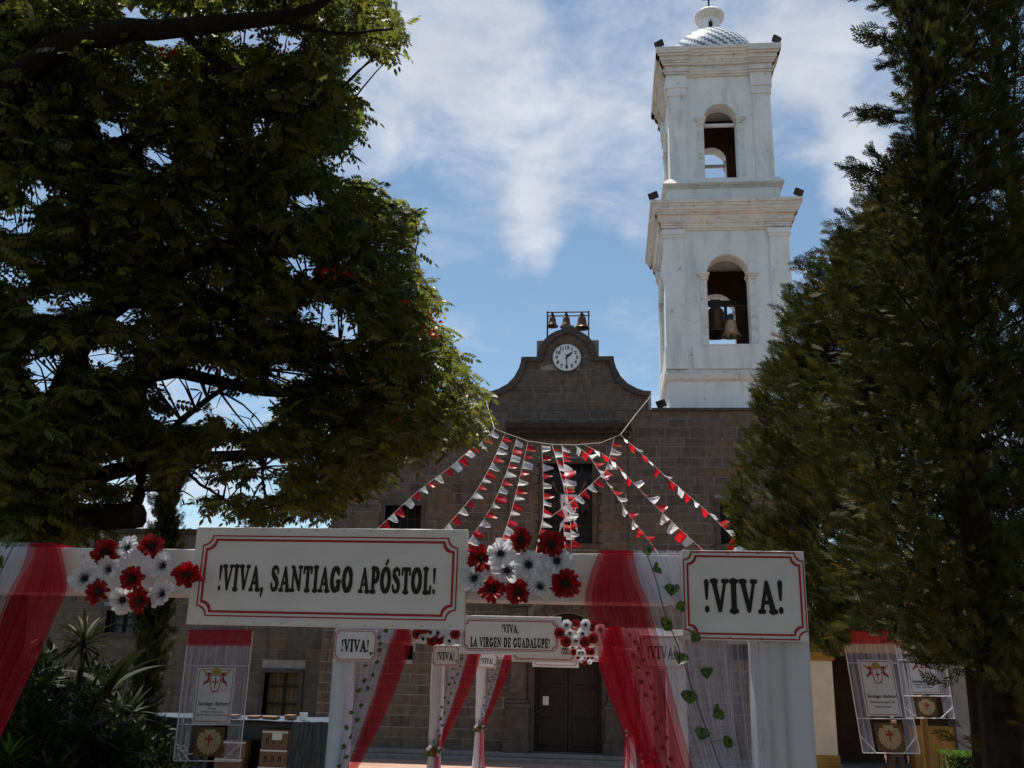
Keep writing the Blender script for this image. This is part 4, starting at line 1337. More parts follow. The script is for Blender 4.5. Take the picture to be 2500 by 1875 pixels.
def leaf_mesh():
    half_ = [(0, 0), (.012, .005), (.034, .005), (.053, -.006), (.060, -.022), (.052, -.038), (.028, -.058), (0, -.078)]
    b = MB()
    vs = [(0, 0, 0), (0, .006, -.026), (0, .004, -.050), (0, -.006, -.072)]
    for sx in (-1, 1):
        r_ = MB()
        pts = [(sx * x * .82, -.010 - .25 * x, z_ + .0) for x, z_ in half_[1:-1]]
        q = [(0, 0, 0)] + pts + [(0, -.006, -.072), (0, .004, -.05), (0, .006, -.026)]
        idx = list(range(len(q)))
        tris = [(0, 1, 9), (1, 2, 9), (2, 3, 9), (3, 4, 9), (4, 8, 9), (4, 5, 8), (5, 6, 8), (6, 7, 8)]
        q = q[:8] + [(0, .004, -.05), (0, .006, -.026)]
        b.add(q, tris if sx > 0 else [f_[::-1] for f_ in tris])
    me = bpy.data.meshes.new('leaf'); me.from_pydata(b.v, [], b.f)
    for p_ in me.polygons: p_.use_smooth = True
    me.materials.append(MATS['vine_leaf'])
    return me
LEAF_ME = leaf_mesh()
LEAF_PX = [(1588, 1352), (1606, 1398), (1646, 1444), (1652, 1490), (1638, 1530), (1697, 1560), (1660, 1612), (1733, 1647), (1687, 1702), (1755, 1746), (1718, 1795), (1788, 1822)]
LEAF_XZ = []
for px_, py_ in LEAF_PX:
    q = P(px_, py_, ARCH_Y[0] - .09); LEAF_XZ.append((q[0] - ARCH_X[0], q[2]))
LEAF_XZ += [(1.66, 2.18), (1.76, 2.10), (1.70, 2.02), (1.79, 1.93), (1.75, 1.83), (1.84, 1.72), (1.79, 1.62), (1.87, 1.52), (1.84, 1.43), (1.91, 1.34)]
def vine(s):
    t = thing('leaf_garland', 'x', 'garland', (0, 0, 0), 'green leaf garlands on the white drapes', local=True)
    p1_ = [(1.37, 3.10), (1.41, 2.98), (1.44, 2.86), (1.50, 2.70), (1.58, 2.45), (1.66, 2.22), (1.76, 1.85), (1.85, 1.5), (1.92, 1.22)]
    b = MB(); b.tube([(s * x, -.078, z_) for x, z_ in spline(p1_, 40)], .0022, 5); part('stem', b, 'vine_stem', t)
    r_ = random.Random(3 + s)
    pth_ = spline(p1_, 60)
    tw = MB()
    for x, z_ in LEAF_XZ:
        o = link('leaf', LEAF_ME, None, t)
        sc = r_.uniform(.54, .74)
        o.scale = (sc, sc, sc)
        o.location = (s * x, -.088, z_ + .024)
        o.rotation_euler = (r_.uniform(-.5, .3), s * r_.uniform(-1.1, 1.2), r_.uniform(-.9, .9))
        k = np.argmin((pth_[:, 0] - x) ** 2 + (pth_[:, 1] - z_ - .03) ** 2)
        tw.tube([(s * pth_[k, 0], -.078, pth_[k, 1]), (s * x, -.088, z_ + .024)], .0012, 4)
    part('twig', tw, 'vine_stem', t)
    return t
def bouquet(s):
    t = thing('tie_bouquet', 'x', 'bouquet', (0, 0, 0), 'small bouquets tying the drapes to the pillars', local=True)
    b = MB(); b.tube([(s * 1.80, -.07, 1.2), (s * 1.92, -.085, 1.2), (s * 2.05, -.03, 1.2), (s * 2.05, .23, 1.2), (s * 1.92, .25, 1.2), (s * 1.79, .2, 1.2), (s * 1.80, -.07, 1.2)], .022, 8); part('ribbon', b, 'iron', t)
    r_ = random.Random(9)
    for k in range(9):
        c = (s * (1.92 + r_.uniform(-.13, .13)), -.115 + r_.uniform(-.02, .01), 1.2 + r_.uniform(-.09, .10))
        b = MB()
        for j in range(5):
            a = j * 1.257 + k
            b.add([c, (c[0] + .022 * math.cos(a - .45), c[1] - .008, c[2] + .022 * math.sin(a - .45)), (c[0] + .032 * math.cos(a), c[1] - .012, c[2] + .032 * math.sin(a)), (c[0] + .022 * math.cos(a + .45), c[1] - .008, c[2] + .022 * math.sin(a + .45))], [(0, 1, 2, 3)])
        part('blossom', b, 'petal_white' if k % 3 else 'petal_red', t)
    for k in range(10):
        o = link('leaf', LEAF_ME, None, t)
        o.location = (s * (1.92 + r_.uniform(-.12, .12)), -.10, 1.2 + r_.uniform(-.06, .08)); o.rotation_euler = (0, r_.uniform(-3, 3), 0)
    return t
at = arch_structure()
kinds = {}
for s in (-1, 1):
    kinds[('red', s)] = drape('red', s, True)
    kinds[('white', s)] = drape('white', s, True)
    kinds[('vine', s)] = vine(s)
    kinds[('tie', s)] = bouquet(s)
SIDE = {-1: 'stall side', 1: 'conifer side'}
def place(o, i, first, s_=0):
    c = o if first else copy_tree(o)
    c.location = (ARCH_X[i] - (.13 if i == 0 and s_ < 0 else 0.0), ARCH_Y[i], 0)
    if i == 0 and s_ == 0:                     # the first arch is a little wider
        c.location.x -= .065; c.scale = (1.0319, 1, 1)
    return c
for i in (3, 2, 1, 0):
    first = i == 0
    a = place(at, i, first); a['label'] = f'white beamed arch with cloth pillars, {arch_names[i]}'
    for s in (-1, 1):
        for kd, lab in (('red', 'sheer red drape'), ('white', 'sheer white drape'), ('vine', 'green leaf garland'), ('tie', 'small dark bouquet tying the drapes')):
            c = place(kinds[(kd, s)], i, first, s)
            c['label'] = f'{lab}, {SIDE[s]} of arch {arch_names[i]}'
# ---- boards
LONG = [('!VIVA, SANTIAGO APÓSTOL!', .985, .112, -.010)]
TWO = [('!VIVA,', .205, .088, .075), ('LA VIRGEN DE GUADALUPE!', .925, .104, -.082)]
VIV = [('!VIVA!', .335, .137, -.005)]
bc = (P(480, 1290, 4.2) + P(1134, 1534, 4.2)) / 2
sign_board((bc[0], 4.2, bc[2]), 1.237, .430, LONG, 'long white board reading VIVA SANTIAGO APOSTOL with double red border', None)
bc = (P(1126, 1503, 11.4) + P(1368, 1600, 11.4)) / 2
sign_board((bc[0], 11.4, bc[2]), 1.18, .430, TWO, 'white board with two lines naming LA VIRGEN DE GUADALUPE', None)
b3 = P(1407, 1570, 18.38); sign_board((b3[0] - .595, 18.38, P(1330, 1617, 18.38)[2] + .215), 1.19, .43, LONG, 'white board half hidden behind the two-line board, ending in OL', None)
b4 = P(1413, 1600, 25.93); sign_board((b4[0] - .60, 25.93, P(1350, 1629, 25.93)[2] + .215), 1.20, .43, [], 'white board over the church door, only its lower red border showing', None)
for i in range(4):
    for s in (-1, 1):
        if i == 0:
            loc = (ARCH_X[0] + s * 1.776 - (.13 if s < 0 else 0), 4.2, 2.931)
        else:
            loc = (ARCH_X[i] + s * 1.775, ARCH_Y[i] - .06, 2.85)
        sign_board(loc, .51, .372 if i == 0 else .37, VIV, f'small white VIVA sign {SIDE[s]} of arch {arch_names[i]}', 'small VIVA signs on the arch pillars', outer=False)
f_ = P(1805, 1334, 4.3)
b = MB(); r_ = np.random.default_rng(4)
ico = []
for a in np.linspace(.15, PI - .15, 7):
    for k in range(12): ico.append((a, 2 * PI * k / 12))
vs = []
for a, t in ico:
    rr = .026 * r_.uniform(.78, 1.15); vs.append((f_[0] + rr * 1.2 * math.sin(a) * math.cos(t), f_[1] + rr * math.sin(a) * math.sin(t), 3.103 + .016 + rr * math.cos(a)))
fs = [(i * 12 + k, i * 12 + (k + 1) % 12, (i + 1) * 12 + (k + 1) % 12, (i + 1) * 12 + k) for i in range(6) for k in range(12)] + [tuple(range(12)), tuple(range(72, 84))]
b.add(vs, fs); solo('foil_ball', b, 'foil', 'crumpled silver foil ball on top of the arch beam', 'foil ball')

# ================================================================== FABRIC FLOWERS
def petal(L, W_, cup, tip):
    n, m_ = 5, 3
    vs, fs = [], []
    for i in range(n):
        v = i / (n - 1)
        wv = W_ * (math.sin(min(1, v * .92 + .16) * PI * .62) ** .8) * (1 - tip * max(0, v - .72) / .28)
        for j in range(m_):
            u = (j - 1)
            vs.append((u * wv * .5, -.46 * L * math.sin(v * 1.5) + cup * abs(u) * -.012 + .10 * L * v * v, .008 + L * v))
    for i in range(n - 1):
        for j in range(m_ - 1):
            fs.append((i * m_ + j, i * m_ + j + 1, (i + 1) * m_ + j + 1, (i + 1) * m_ + j))
    return vs, fs
def center_mb(r=.013):
    b = MB()
    b.lathe([(0, .0), (r * .8, .002), (r, .006), (r * .7, .011), (0, .013)], (0, 0, 0), 12)
    b.v = [(x, -z_ - .004, y) for x, y, z_ in b.v]
    for k in range(22):
        a = k * 2 * PI / 22; L = r * (1.5 + .35 * (k % 3))
        c_, s_ = math.cos(a), math.sin(a)
        b.add([(r * .8 * c_ - .0012 * s_, -.012, r * .8 * s_ + .0012 * c_), (r * .8 * c_ + .0012 * s_, -.012, r * .8 * s_ - .0012 * c_), (L * c_ + .0008 * s_, -.02, L * s_ - .0008 * c_), (L * c_ - .0008 * s_, -.02, L * s_ + .0008 * c_)], [(0, 1, 2, 3)])
    return b
def petal_me(vs, fs, matn):
    me = bpy.data.meshes.new('petal'); me.from_pydata(vs, [], fs)
    for p_ in me.polygons: p_.use_smooth = True
    me.materials.append(MATS[matn]); return me
PM = {'red': [petal_me(*petal(.045, .021, 1.0, .3), 'petal_red'), petal_me(*petal(.053, .022, .8, .3), 'petal_red')],
      'white': [petal_me(*petal(.046, .030, 1.1, .25), 'petal_white'), petal_me(*petal(.053, .031, .8, .2), 'petal_white')]}
cb = center_mb(); CME = bpy.data.meshes.new('center'); CME.from_pydata(cb.v, [], cb.f); CME.materials.append(MATS['flower_black'])
RR = random.Random(5)
def flower(p, kind, label, group, near=True, sc=1.0):
    rot = (RR.uniform(-.45, .15), RR.uniform(-3, 3), RR.uniform(-.35, .35))
    n1, n2 = (11, 11) if kind == 'red' else (7, 7)
    if near:
        t = thing('fabric_flower', label, 'flower', tuple(p), group, local=True)
        t.rotation_euler = (rot[0], 0, rot[2]); t.scale = (sc, sc, sc)
        for lay, n in ((0, n1), (1, n2)):
            for k in range(n):
                o = link('petal', PM[kind][lay], None, t)
                o.rotation_euler = (RR.uniform(-.16, .16) + (.10 if lay else -.12), rot[1] + 2 * PI * (k + .5 * lay) / n + RR.uniform(-.09, .09), 0)
                o.location = (0, .006 * lay, 0)
                e = RR.uniform(.82, 1.10); o.scale = (e * RR.uniform(.85, 1.1), 1, e)
        link('center', CME, None, t)
        return t
    key = ('far', kind)
    if key not in PM:
        b = MB()
        for lay, n in ((0, n1), (1, n2)):
            vs, fs = petal(.048 + .005 * lay, .032, .5, .3)
            for k in range(n):
                a = 2 * PI * (k + .5 * lay) / n
                b.add([(v[0] * math.cos(a) + v[2] * math.sin(a), v[1] + .006 * lay, -v[0] * math.sin(a) + v[2] * math.cos(a)) for v in vs], fs)
        PM[key] = petal_me(b.v, b.f, 'petal_' + kind)
    t = thing('fabric_flower', label, 'flower', tuple(p), group, local=True)
    t.rotation_euler = (rot[0], rot[1], rot[2]); t.scale = (sc, sc, sc)
    link('petals', PM[key], None, t); link('center', CME, None, t)
    return t
def cluster(reds, whites, org, k, Y, where, near):
    for kind, L in (('red', reds), ('white', whites)):
        for j, (x, y) in enumerate(L):
            p = P(org[0] + x * k, org[1] + y * k, Y - RR.uniform(.0, .055))
            flower(p, kind, f'{kind} fabric flower with black centre, {where}', 'fabric flowers ' + where, near, RR.uniform(.98, 1.16) if near else RR.uniform(1.0, 1.15))
K1 = 720 / 1881
cluster([(680, 285), (965, 255), (850, 450), (640, 540), (905, 590), (1195, 430)], [(825, 260), (705, 390), (545, 455), (1050, 370), (785, 590), (1050, 550)], (0, 1240), K1, 4.20, 'between the palm and the long name board', True)
K2 = 600 / 1568
cluster([(245, 330), (510, 210), (695, 235), (780, 480), (330, 525), (490, 540)], [(370, 290), (555, 365), (725, 340), (410, 405), (210, 455), (620, 510)], (1080, 1240), K2, 4.20, 'between the long name board and the red drape', True)
K3 = 370 / 1554
cluster([(1075, 195), (1255, 200), (910, 280), (975, 360), (1165, 365), (1250, 330)], [(980, 195), (1175, 190), (1010, 280), (1145, 280), (1080, 355), (1325, 240)], (1150, 1480), K3, 11.38, 'beside the end of the two-line board', False)
cluster([(1093, 805), (1190, 845), (1230, 840), (1335, 805), (1140, 770)], [(1130, 835), (1180, 795), (1230, 795), (1298, 850), (1280, 770)], (600, 1240), K2, 11.38, 'beside the start of the two-line board', False)
cluster([(1050, 470), (1200, 460), (1235, 465)], [(1040, 415), (1112, 428), (1265, 425), (1105, 480), (1145, 478)], (1150, 1480), K3, 18.36, 'on the third arch below the larger flower cluster', False)
cluster([(1100, 520), (1190, 530), (1240, 520), (1170, 580)], [(1135, 560), (1165, 530), (1280, 540), (1215, 570)], (1150, 1480), K3, 25.9, 'on the arch right before the church door', False)
# ================================================================== BUNTING
SW_Y = 29.2
rp = [P(1184, 968, FY - .15), P(1194, 1005, 30.3), P(1207, 1046, SW_Y), P(1233, 1057, SW_Y), P(1289, 1077, SW_Y), P(1347, 1085, SW_Y), P(1403, 1086, SW_Y), P(1467, 1081, SW_Y), P(1515, 1061, SW_Y), P(1552, 1012, 30.2), P(1590, 966, FY - .15)]
b = MB(); b.tube([p for i in range(len(rp) - 1) for p in (rp[i], (rp[i] + rp[i + 1]) / 2)] + [rp[-1]], .011, 6)
solo('swag_rope', b, 'rope', 'pale rope slung between the two ears of the stone gable', 'rope')
STR = [[(1207, 1047), (1177, 1078), (1140, 1105), (1100, 1140), (1020, 1200), (930, 1283), (885, 1330)],
       [(1233, 1058), (1210, 1112), (1184, 1163), (1152, 1214), (1095, 1280), (1045, 1345)],
       [(1262, 1069), (1238, 1149), (1199, 1239), (1141, 1326), (1125, 1352)],
       [(1289, 1078), (1267, 1174), (1246, 1257), (1228, 1311), (1214, 1352)],
       [(1323, 1082), (1327, 1210), (1325, 1261), (1311, 1333), (1308, 1352)],
       [(1347, 1084), (1365, 1145), (1381, 1215), (1377, 1283), (1380, 1345)],
       [(1372, 1086), (1376, 1134), (1384, 1200), (1392, 1270), (1396, 1352)],
       [(1500, 1069), (1481, 1140), (1465, 1163), (1412, 1210), (1386, 1232), (1340, 1265)],
       [(1403, 1087), (1437, 1112), (1466, 1156), (1503, 1207), (1539, 1261), (1597, 1337), (1606, 1352)],
       [(1428, 1086), (1486, 1118), (1528, 1160), (1604, 1239), (1709, 1337), (1722, 1352)],
       [(1515, 1062), (1564, 1105), (1618, 1156), (1673, 1203), (1727, 1250), (1792, 1315), (1830, 1352)]]
FLR = random.Random(12)
def flag_mesh(kind, seed):
    r_ = random.Random(seed)
    n = 5
    a1, a2, ph = r_.uniform(.01, .035), r_.uniform(.005, .025), r_.uniform(0, 6)
    tap = r_.uniform(.12, .85)
    vs, fs = [], []
    for i in range(n):
        v = i / (n - 1)
        for j in range(n):
            u = j / (n - 1)
            uu = .5 + (u - .5) * (1 - (1 - tap) * v)
            sc = .018 * abs(math.sin(u * PI * 3)) if i == n - 1 else 0
            vs.append((uu * .24, a1 * math.sin(v * 4 + ph) * v + a2 * math.sin(u * 5 + ph), -(v * .25 + sc)))
    for i in range(n - 1):
        for j in range(n - 1):
            fs.append((i * n + j, i * n + j + 1, (i + 1) * n + j + 1, (i + 1) * n + j))
    me = bpy.data.meshes.new('flag'); me.from_pydata(vs, [], fs)
    for q in me.polygons: q.use_smooth = True
    me.materials.append(MATS['flag_' + kind]); return me
FM = {k: [flag_mesh(k, i * 3 + (k == 'red')) for i in range(6)] for k in ('red', 'white')}
str_lab = ['bunting string running lowest towards the big tree', 'second bunting string from the big tree side', 'bunting string third from the big tree side', 'bunting string fourth from the big tree side, ending by the flowers',
           'bunting string hanging at the window side edge towards the tree', 'bunting string falling straight over the shield', 'bunting string just beside the shield string towards the tower', 'short bunting string crossing the barred window slantwise',
           'bunting string ending over the red drape', 'bunting string ending between red drape and VIVA sign', 'bunting string running farthest towards the conifers']
for si, pl in enumerate(STR):
    pts2 = spline(pl, 60)
    path = []
    for k, (x, y) in enumerate(pts2):
        f_ = k / 59
        path.append(P(x, y, SW_Y - 2.2 * f_ - .15 * math.sin(f_ * PI)))
    path = np.array(path)
    t = thing('bunting_string', 'red and white paper ' + str_lab[si], 'bunting', tuple(path[0]), 'bunting strings fanning out from the gable rope')
    b = MB(); b.tube(path, .006, 5); part('cord', b, 'rope', t)
    seg = np.linalg.norm(np.diff(path, axis=0), axis=1); cum = np.concatenate([[0], np.cumsum(seg)])
    s_ = .10; k = si % 2
    while s_ < cum[-1] - .25:
        i = np.searchsorted(cum, s_) - 1; f_ = (s_ - cum[i]) / seg[i]
        p0 = path[i] + (path[i + 1] - path[i]) * f_
        i2 = min(len(seg) - 1, np.searchsorted(cum, s_ + .24) - 1); f2 = (s_ + .24 - cum[i2]) / seg[i2]
        p1 = path[i2] + (path[i2 + 1] - path[i2]) * f2
        d = Vector(p1 - p0).normalized()
        if d.z > -.55 and d.x < 0: d, p0 = -d, p1
        wind = Vector((.75 if abs(d.x) < .8 else .15, -.15, -.55 - .6 * abs(d.x))) + Vector((FLR.uniform(-.35, .35), FLR.uniform(-.2, .2), FLR.uniform(-.3, .3)))
        dn = (wind - d * wind.dot(d)).normalized()
        nr = d.cross(dn).normalized()
        M_ = Matrix((( d.x, nr.x, -dn.x, 0), (d.y, nr.y, -dn.y, 0), (d.z, nr.z, -dn.z, 0), (0, 0, 0, 1)))
        o = link('flag', FLR.choice(FM['red' if k % 2 else 'white']), None, t)
        o.matrix_local = Matrix.Translation(Vector(p0) - Vector(path[0])) @ M_ @ Matrix.Scale(FLR.uniform(.95, 1.3), 4)
        s_ += FLR.uniform(.27, .36); k += 1 if FLR.random() < .93 else 2
# the rope across the walk that the lower ends are tied to
ends = [P(*pl[-1], SW_Y - 2.2) for pl in STR if pl[-1][1] > 1320]
ends.sort(key=lambda p: p[0])
lft, rgt = P(372, 1400, 22.0), P(2010, 1420, 15.5)
line = [lft] + ends + [rgt]
b = MB(); b.tube(line, .008, 5); solo('anchor_rope', b, 'rope', 'thin rope across the walk holding the lower ends of the bunting', 'rope')

# ================================================================== HANGING BANNERS
def banner(TL, TR, BL, Y, srect, prect, lines, label, post=None, cords=None):
    a, bx_, c = P(*TL, Y), P(*TR, Y), P(*BL, Y)
    U, V = bx_ - a, c - a
    nrm = np.cross(V, U); nrm /= np.linalg.norm(nrm)
    if nrm[1] > 0: nrm = -nrm
    def q(u, v, d=0.0): return a + U * u + V * v + nrm * d
    org = (q(.5, 1)[0], Y, q(.5, 1)[2])
    t = thing('hanging_banner', label, 'banner', org, 'framed saint banners')
    wu = np.linalg.norm(U)
    def quad(u0, u1, v0, v1, d, th=.006):
        b = MB()
        vs = [q(u0, v0, d), q(u1, v0, d), q(u1, v1, d), q(u0, v1, d), q(u0, v0, d - th), q(u1, v0, d - th), q(u1, v1, d - th), q(u0, v1, d - th)]
        b.add(vs, [(0, 1, 2, 3), (7, 6, 5, 4), (0, 4, 5, 1), (1, 5, 6, 2), (2, 6, 7, 3), (3, 7, 4, 0)]); return b
    b = MB()
    for p0, p1 in (((0, 0), (0, 1)), ((1, 0), (1, 1)), ((0, 0), (1, 0)), ((0, 1), (1, 1)), ((0, .27), (1, .27)), ((0, .725), (1, .725)), ((.0, .86), (.24, 1)), ((1, .86), (.72, 1))):
        b.tube([q(*p0), q(*p1)], .008, 6)
    part('frame', b, 'white_paint', t)
    def sheet(u0, u1, v0, v1, material, nm, seed, d):
        r_ = np.random.default_rng(seed); ph = r_.uniform(0, 6, 3)
        b = MB(); n1, n2 = 14, 26; vs, rs = [], []
        for i in range(n1):
            for j in range(n2):
                u = u0 + (u1 - u0) * j / (n2 - 1); v = v0 + (v1 - v0) * i / (n1 - 1)
                vs.append(q(u, v, d + .012 * math.sin(u * 40 + ph[0] + v * 2) + .006 * math.sin(u * 90 + ph[1]))); rs.append(u)
        b.add(vs, [(i * n2 + j, i * n2 + j + 1, (i + 1) * n2 + j + 1, (i + 1) * n2 + j) for i in range(n1 - 1) for j in range(n2 - 1)]); b.r = rs
        part(nm, b, material, t, smooth=True, rnd=True)
    sheet(0, 1, -.02, .11, 'tulle_red', 'red_valance', 1, .02)
    sheet(0, 1, -.02, .11, 'tulle_red', 'red_valance', 5, .035)
    sheet(0, .22, .1, 1, 'plastic_sheet', 'tulle_side', 2, .015)
    sheet(.78, 1, .1, 1, 'plastic_sheet', 'tulle_side', 3, .015)
    sheet(.22, .78, .1, .27, 'plastic_sheet', 'tulle_side', 4, .012)
    u0, u1, v0, v1 = srect
    sg = part('name_panel', quad(u0, u1, v0, v1, .045), 'vinyl', t)
    # printed matter, drawn in panel coordinates: x across -.5...5, y up -.5...5
    pw = u1 - u0; phh = v1 - v0
    asp = np.linalg.norm(V) * phh / (wu * pw)
    def pp(x, y, d): return q(u0 + pw * (x + .5), v0 + phh * (.5 - y / asp), .0455 + d)
    def shape(pts, d, material, nm, parent=sg):
        b = MB(); b.add([pp(x, y, d) for x, y in pts], [tuple(range(len(pts)))]); part(nm, b, material, parent)
    h_ = asp / 2
    b = MB(); o_, i_ = [], []
    for sx, sy, st in ((1, 1, 0), (-1, 1, 90), (-1, -1, 180), (1, -1, 270)):
        for tt in np.linspace(st, st + 90, 5):
            c_, s_ = math.cos(math.radians(tt)), math.sin(math.radians(tt))
            for L, e in ((o_, .04), (i_, .058)):
                L.append((sx * (.5 - .10) + (.10 - e) * c_, sy * (h_ - .10) + (.10 - e) * s_))
    n = len(o_); b.add([pp(x, y, .001) for x, y in o_ + i_], [(k, (k + 1) % n, (k + 1) % n + n, k + n) for k in range(n)]); part('red_line', b, 'ink_red', sg)
    ey_ = h_ * .42
    S = lambda pts: [(x * .34, ey_ + y * .34) for x, y in pts]
    for sx in (-1, 1):
        shape(S([(sx * .30, -.72), (sx * .36, -.70), (sx * -.55, .52), (sx * -.60, .46)]), .0012, 'ink_grey', 'sword_blade')
        shape(S([(sx * .62, .60), (sx * .98, 1.02), (sx * 1.08, .96), (sx * .74, .50)]), .0016, 'ink_gold', 'sword_hilt')
        shape(S([(sx * .30, .72), (sx * .60, .84), (sx * .82, .70), (sx * .62, .64), (sx * .66, .30), (sx * .92, .08), (sx * .95, -.20), (sx * .72, .02), (sx * .46, .14), (sx * .50, .56)]), .0020, 'ink_red', 'ribbon')
    shape(S([(-.30, .66), (.30, .66), (.40, .84), (.26, 1.02), (.05, 1.22), (-.18, 1.12), (-.36, .9)]), .0024, 'ink_gold', 'helmet')
    shape(S([(x, y) for x, y in shield(.42, 1.25)]), .0028, 'ink_red', 'shield_border')
    shape(S([(x, y + .02) for x, y in shield(.35, 1.10)]), .0032, 'vinyl', 'shield_field')
    shape(S([(-.05, .42), (0, .5), (.05, .42), (.05, .16), (.22, .2), (.22, .04), (.05, .08), (.03, -.3), (0, -.42), (-.03, -.3), (-.05, .08), (-.22, .04), (-.22, .2), (-.05, .16)]), .0036, 'ink_red', 'cross')
    for txt, size, y, sh, bo, sx_ in lines:
        tm = text_mesh(txt, size, shear=sh)
        xs_ = [v[0] for v in tm.v]; wdt = max(xs_) - min(xs_)
        k = min(1.0, .84 / wdt) if sx_ is None else sx_ / wdt
        b = MB()
        for dq, (ox, oz) in enumerate(((0, 0), (.006, 0), (.003, .005)) if size > .1 else ((0, 0), (.003, 0))): b.add([pp(v[0] * k + ox, y * h_ + v[2] + oz, .0012 + .0003 * dq) for v in tm.v], tm.f)
        part('lettering', b, 'ink_black', sg)
    # scallop shell picture
    u0, u1, v0, v1 = prect
    pc = part('shell_picture', quad(u0, u1, v0, v1, .03), 'ink_brown', t)
    pw, phh = u1 - u0, v1 - v0
    asp2 = 1.0
    def pq(x, y, d): return q(u0 + pw * (x + .5), v0 + phh * (.5 - y), .0305 + d)
    b = MB()
    for k in range(-7, 8):
        a0, a1 = math.radians(270 + (k - .42) * 17), math.radians(270 + (k + .42) * 17)
        r_ = .50 - .012 * abs(k)
        b.add([pq(0, .32, .001), pq(r_ * math.cos(a0) * .9, .08 + r_ * math.sin(a0), .001), pq((r_ + .03) * math.cos((a0 + a1) / 2) * .9, .08 + (r_ + .03) * math.sin((a0 + a1) / 2), .001), pq(r_ * math.cos(a1) * .9, .08 + r_ * math.sin(a1), .001)], [(0, 1, 2, 3)])
    b.add([pq(-.2, .42, .0012), pq(.2, .42, .0012), pq(.14, .26, .0012), pq(-.14, .26, .0012)], [(0, 1, 2, 3)])
    part('shell', b, 'shell_tan', pc)
    b = MB(); b.add([pq(x * .9, y + .06, .002) for x, y in ((-.04, .16), (0, .22), (.04, .16), (.04, .06), (.15, .10), (.15, -.02), (.04, .0), (.0, -.30), (-.04, .0), (-.15, -.02), (-.15, .10), (-.04, .06))], [tuple(range(12))]); part('cross', b, 'ink_red', pc)
    if post:
        b = MB(); b.tube([(post[0], Y + .06, 0), (post[0], Y + .06, q(.5, .02)[2])], .055, 10); part('post', b, 'post_brown', t)
    if cords:
        b = MB()
        for (u, tgt) in cords: b.tube([q(u, 0), tgt], .006, 5)
        part('cord', b, 'rope', t)
    return t
NAME = ('Santiago Apóstol', .13, -.30, .35, .006, .84)
lbt = P(560, 1452, 14.0)
banner((459, 1520), (614, 1520), (422, 1858), 14.0, (.24, .80), ) if False else None
banner((461, 1543), (617, 1543), (423, 1857), 14.0, (.235, .815, .285, .715), (.30, .74, .745, .965),
       [NAME, ('Apodos:', .062, -.47, .2, .002, .20), ('El Mayor, Matamoros,', .062, -.585, .2, .002, .58), ('Hijo del Zebedeo, Hijo del trueno', .062, -.70, .2, .002, .86)],
       'framed saint banner hanging before the side building, above the market stall', cords=[(.1, tuple(P(490, 1425, 14.0))), (.9, tuple(P(620, 1425, 14.0)))])
b = MB(); b.tube([P(40, 1440, 12.6), P(300, 1432, 13.6), P(490, 1425, 14.0), P(620, 1425, 14.0), P(760, 1440, 13.0), P(828, 1530, 11.6)], .008, 5)
solo('banner_line', b, 'rope', 'thin line from the big tree to the arch that holds the banner', 'rope')
banner((2056, 1540), (2190, 1540), (2107, 1838), 16.0, (.17, .80, .245, .705), (.27, .76, .76, .985),
       [NAME, ('Hermano mayor del', .095, -.50, .0, .002, .70), ('Apóstol Juan', .095, -.66, .0, .002, .46)],
       'tilted saint banner with a large dim shell picture, held in front of a standing person', cords=[(.1, tuple(P(2085, 1400, 16.0))), (.9, tuple(P(2165, 1400, 16.0)))])
banner((2184, 1560), (2300, 1560), (2212, 1753), 18.0, (.16, .77, .25, .70), (.24, .66, .745, .975),
       [NAME, ('Falleció en el Año 44', .085, -.47, .0, .002, .66), ('D.C. en Jerusalén', .085, -.61, .0, .002, .54)],
       'smaller saint banner on a brown post beside the tilted one', post=(P(2262, 1800, 18.0)[0],))

# ================================================================== TREES
def compound_leaf(n=4, L=.25, ll=.090, lw=.043):
    """a feather-shaped leaf: a midrib with pairs of leaflets and one at the end; x runs along the midrib"""
    vs, fs = [], []
    def leaflet(base, d, nrm, s):
        d = np.array(d) / np.linalg.norm(d); sd_ = np.cross(nrm, d); sd_ /= np.linalg.norm(sd_)
        o = len(vs)
        b0 = np.array(base)
        for a, w_, h in ((0, 0, 0), (.32, .5, -.10), (.70, .42, -.12), (1, 0, -.16)):
            if w_ == 0: vs.append(b0 + d * ll * s * a + nrm * h * ll * .8)
            else:
                vs.append(b0 + d * ll * s * a + sd_ * lw * s * w_ + nrm * (h * ll * .8 + .006)); vs.append(b0 + d * ll * s * a - sd_ * lw * s * w_ + nrm * (h * ll * .8 + .006))
        fs.append((o, o + 1, o + 3, o + 5)); fs.append((o, o + 5, o + 4, o + 2))
    nrm = np.array([0, 0, 1.])
    for i in range(n):
        x = L * (.28 + .68 * i / n); zq = -.25 * x * x / L
        for s in (-1, 1):
            leaflet((x, 0, zq), (.45, s * 1.0, -.45), nrm, .8 + .2 * math.sin(PI * (i + 1) / (n + 1)))
    leaflet((L, 0, -.25 * L), (1, 0, -.5), nrm, .95)
    o = len(vs)
    for x, w_ in ((0, .003), (L, .0015)):
        vs.append(np.array([x, -w_, -.25 * x * x / L])); vs.append(np.array([x, w_, -.25 * x * x / L]))
    fs.append((o, o + 1, o + 3, o + 2))
    return np.array(vs), fs
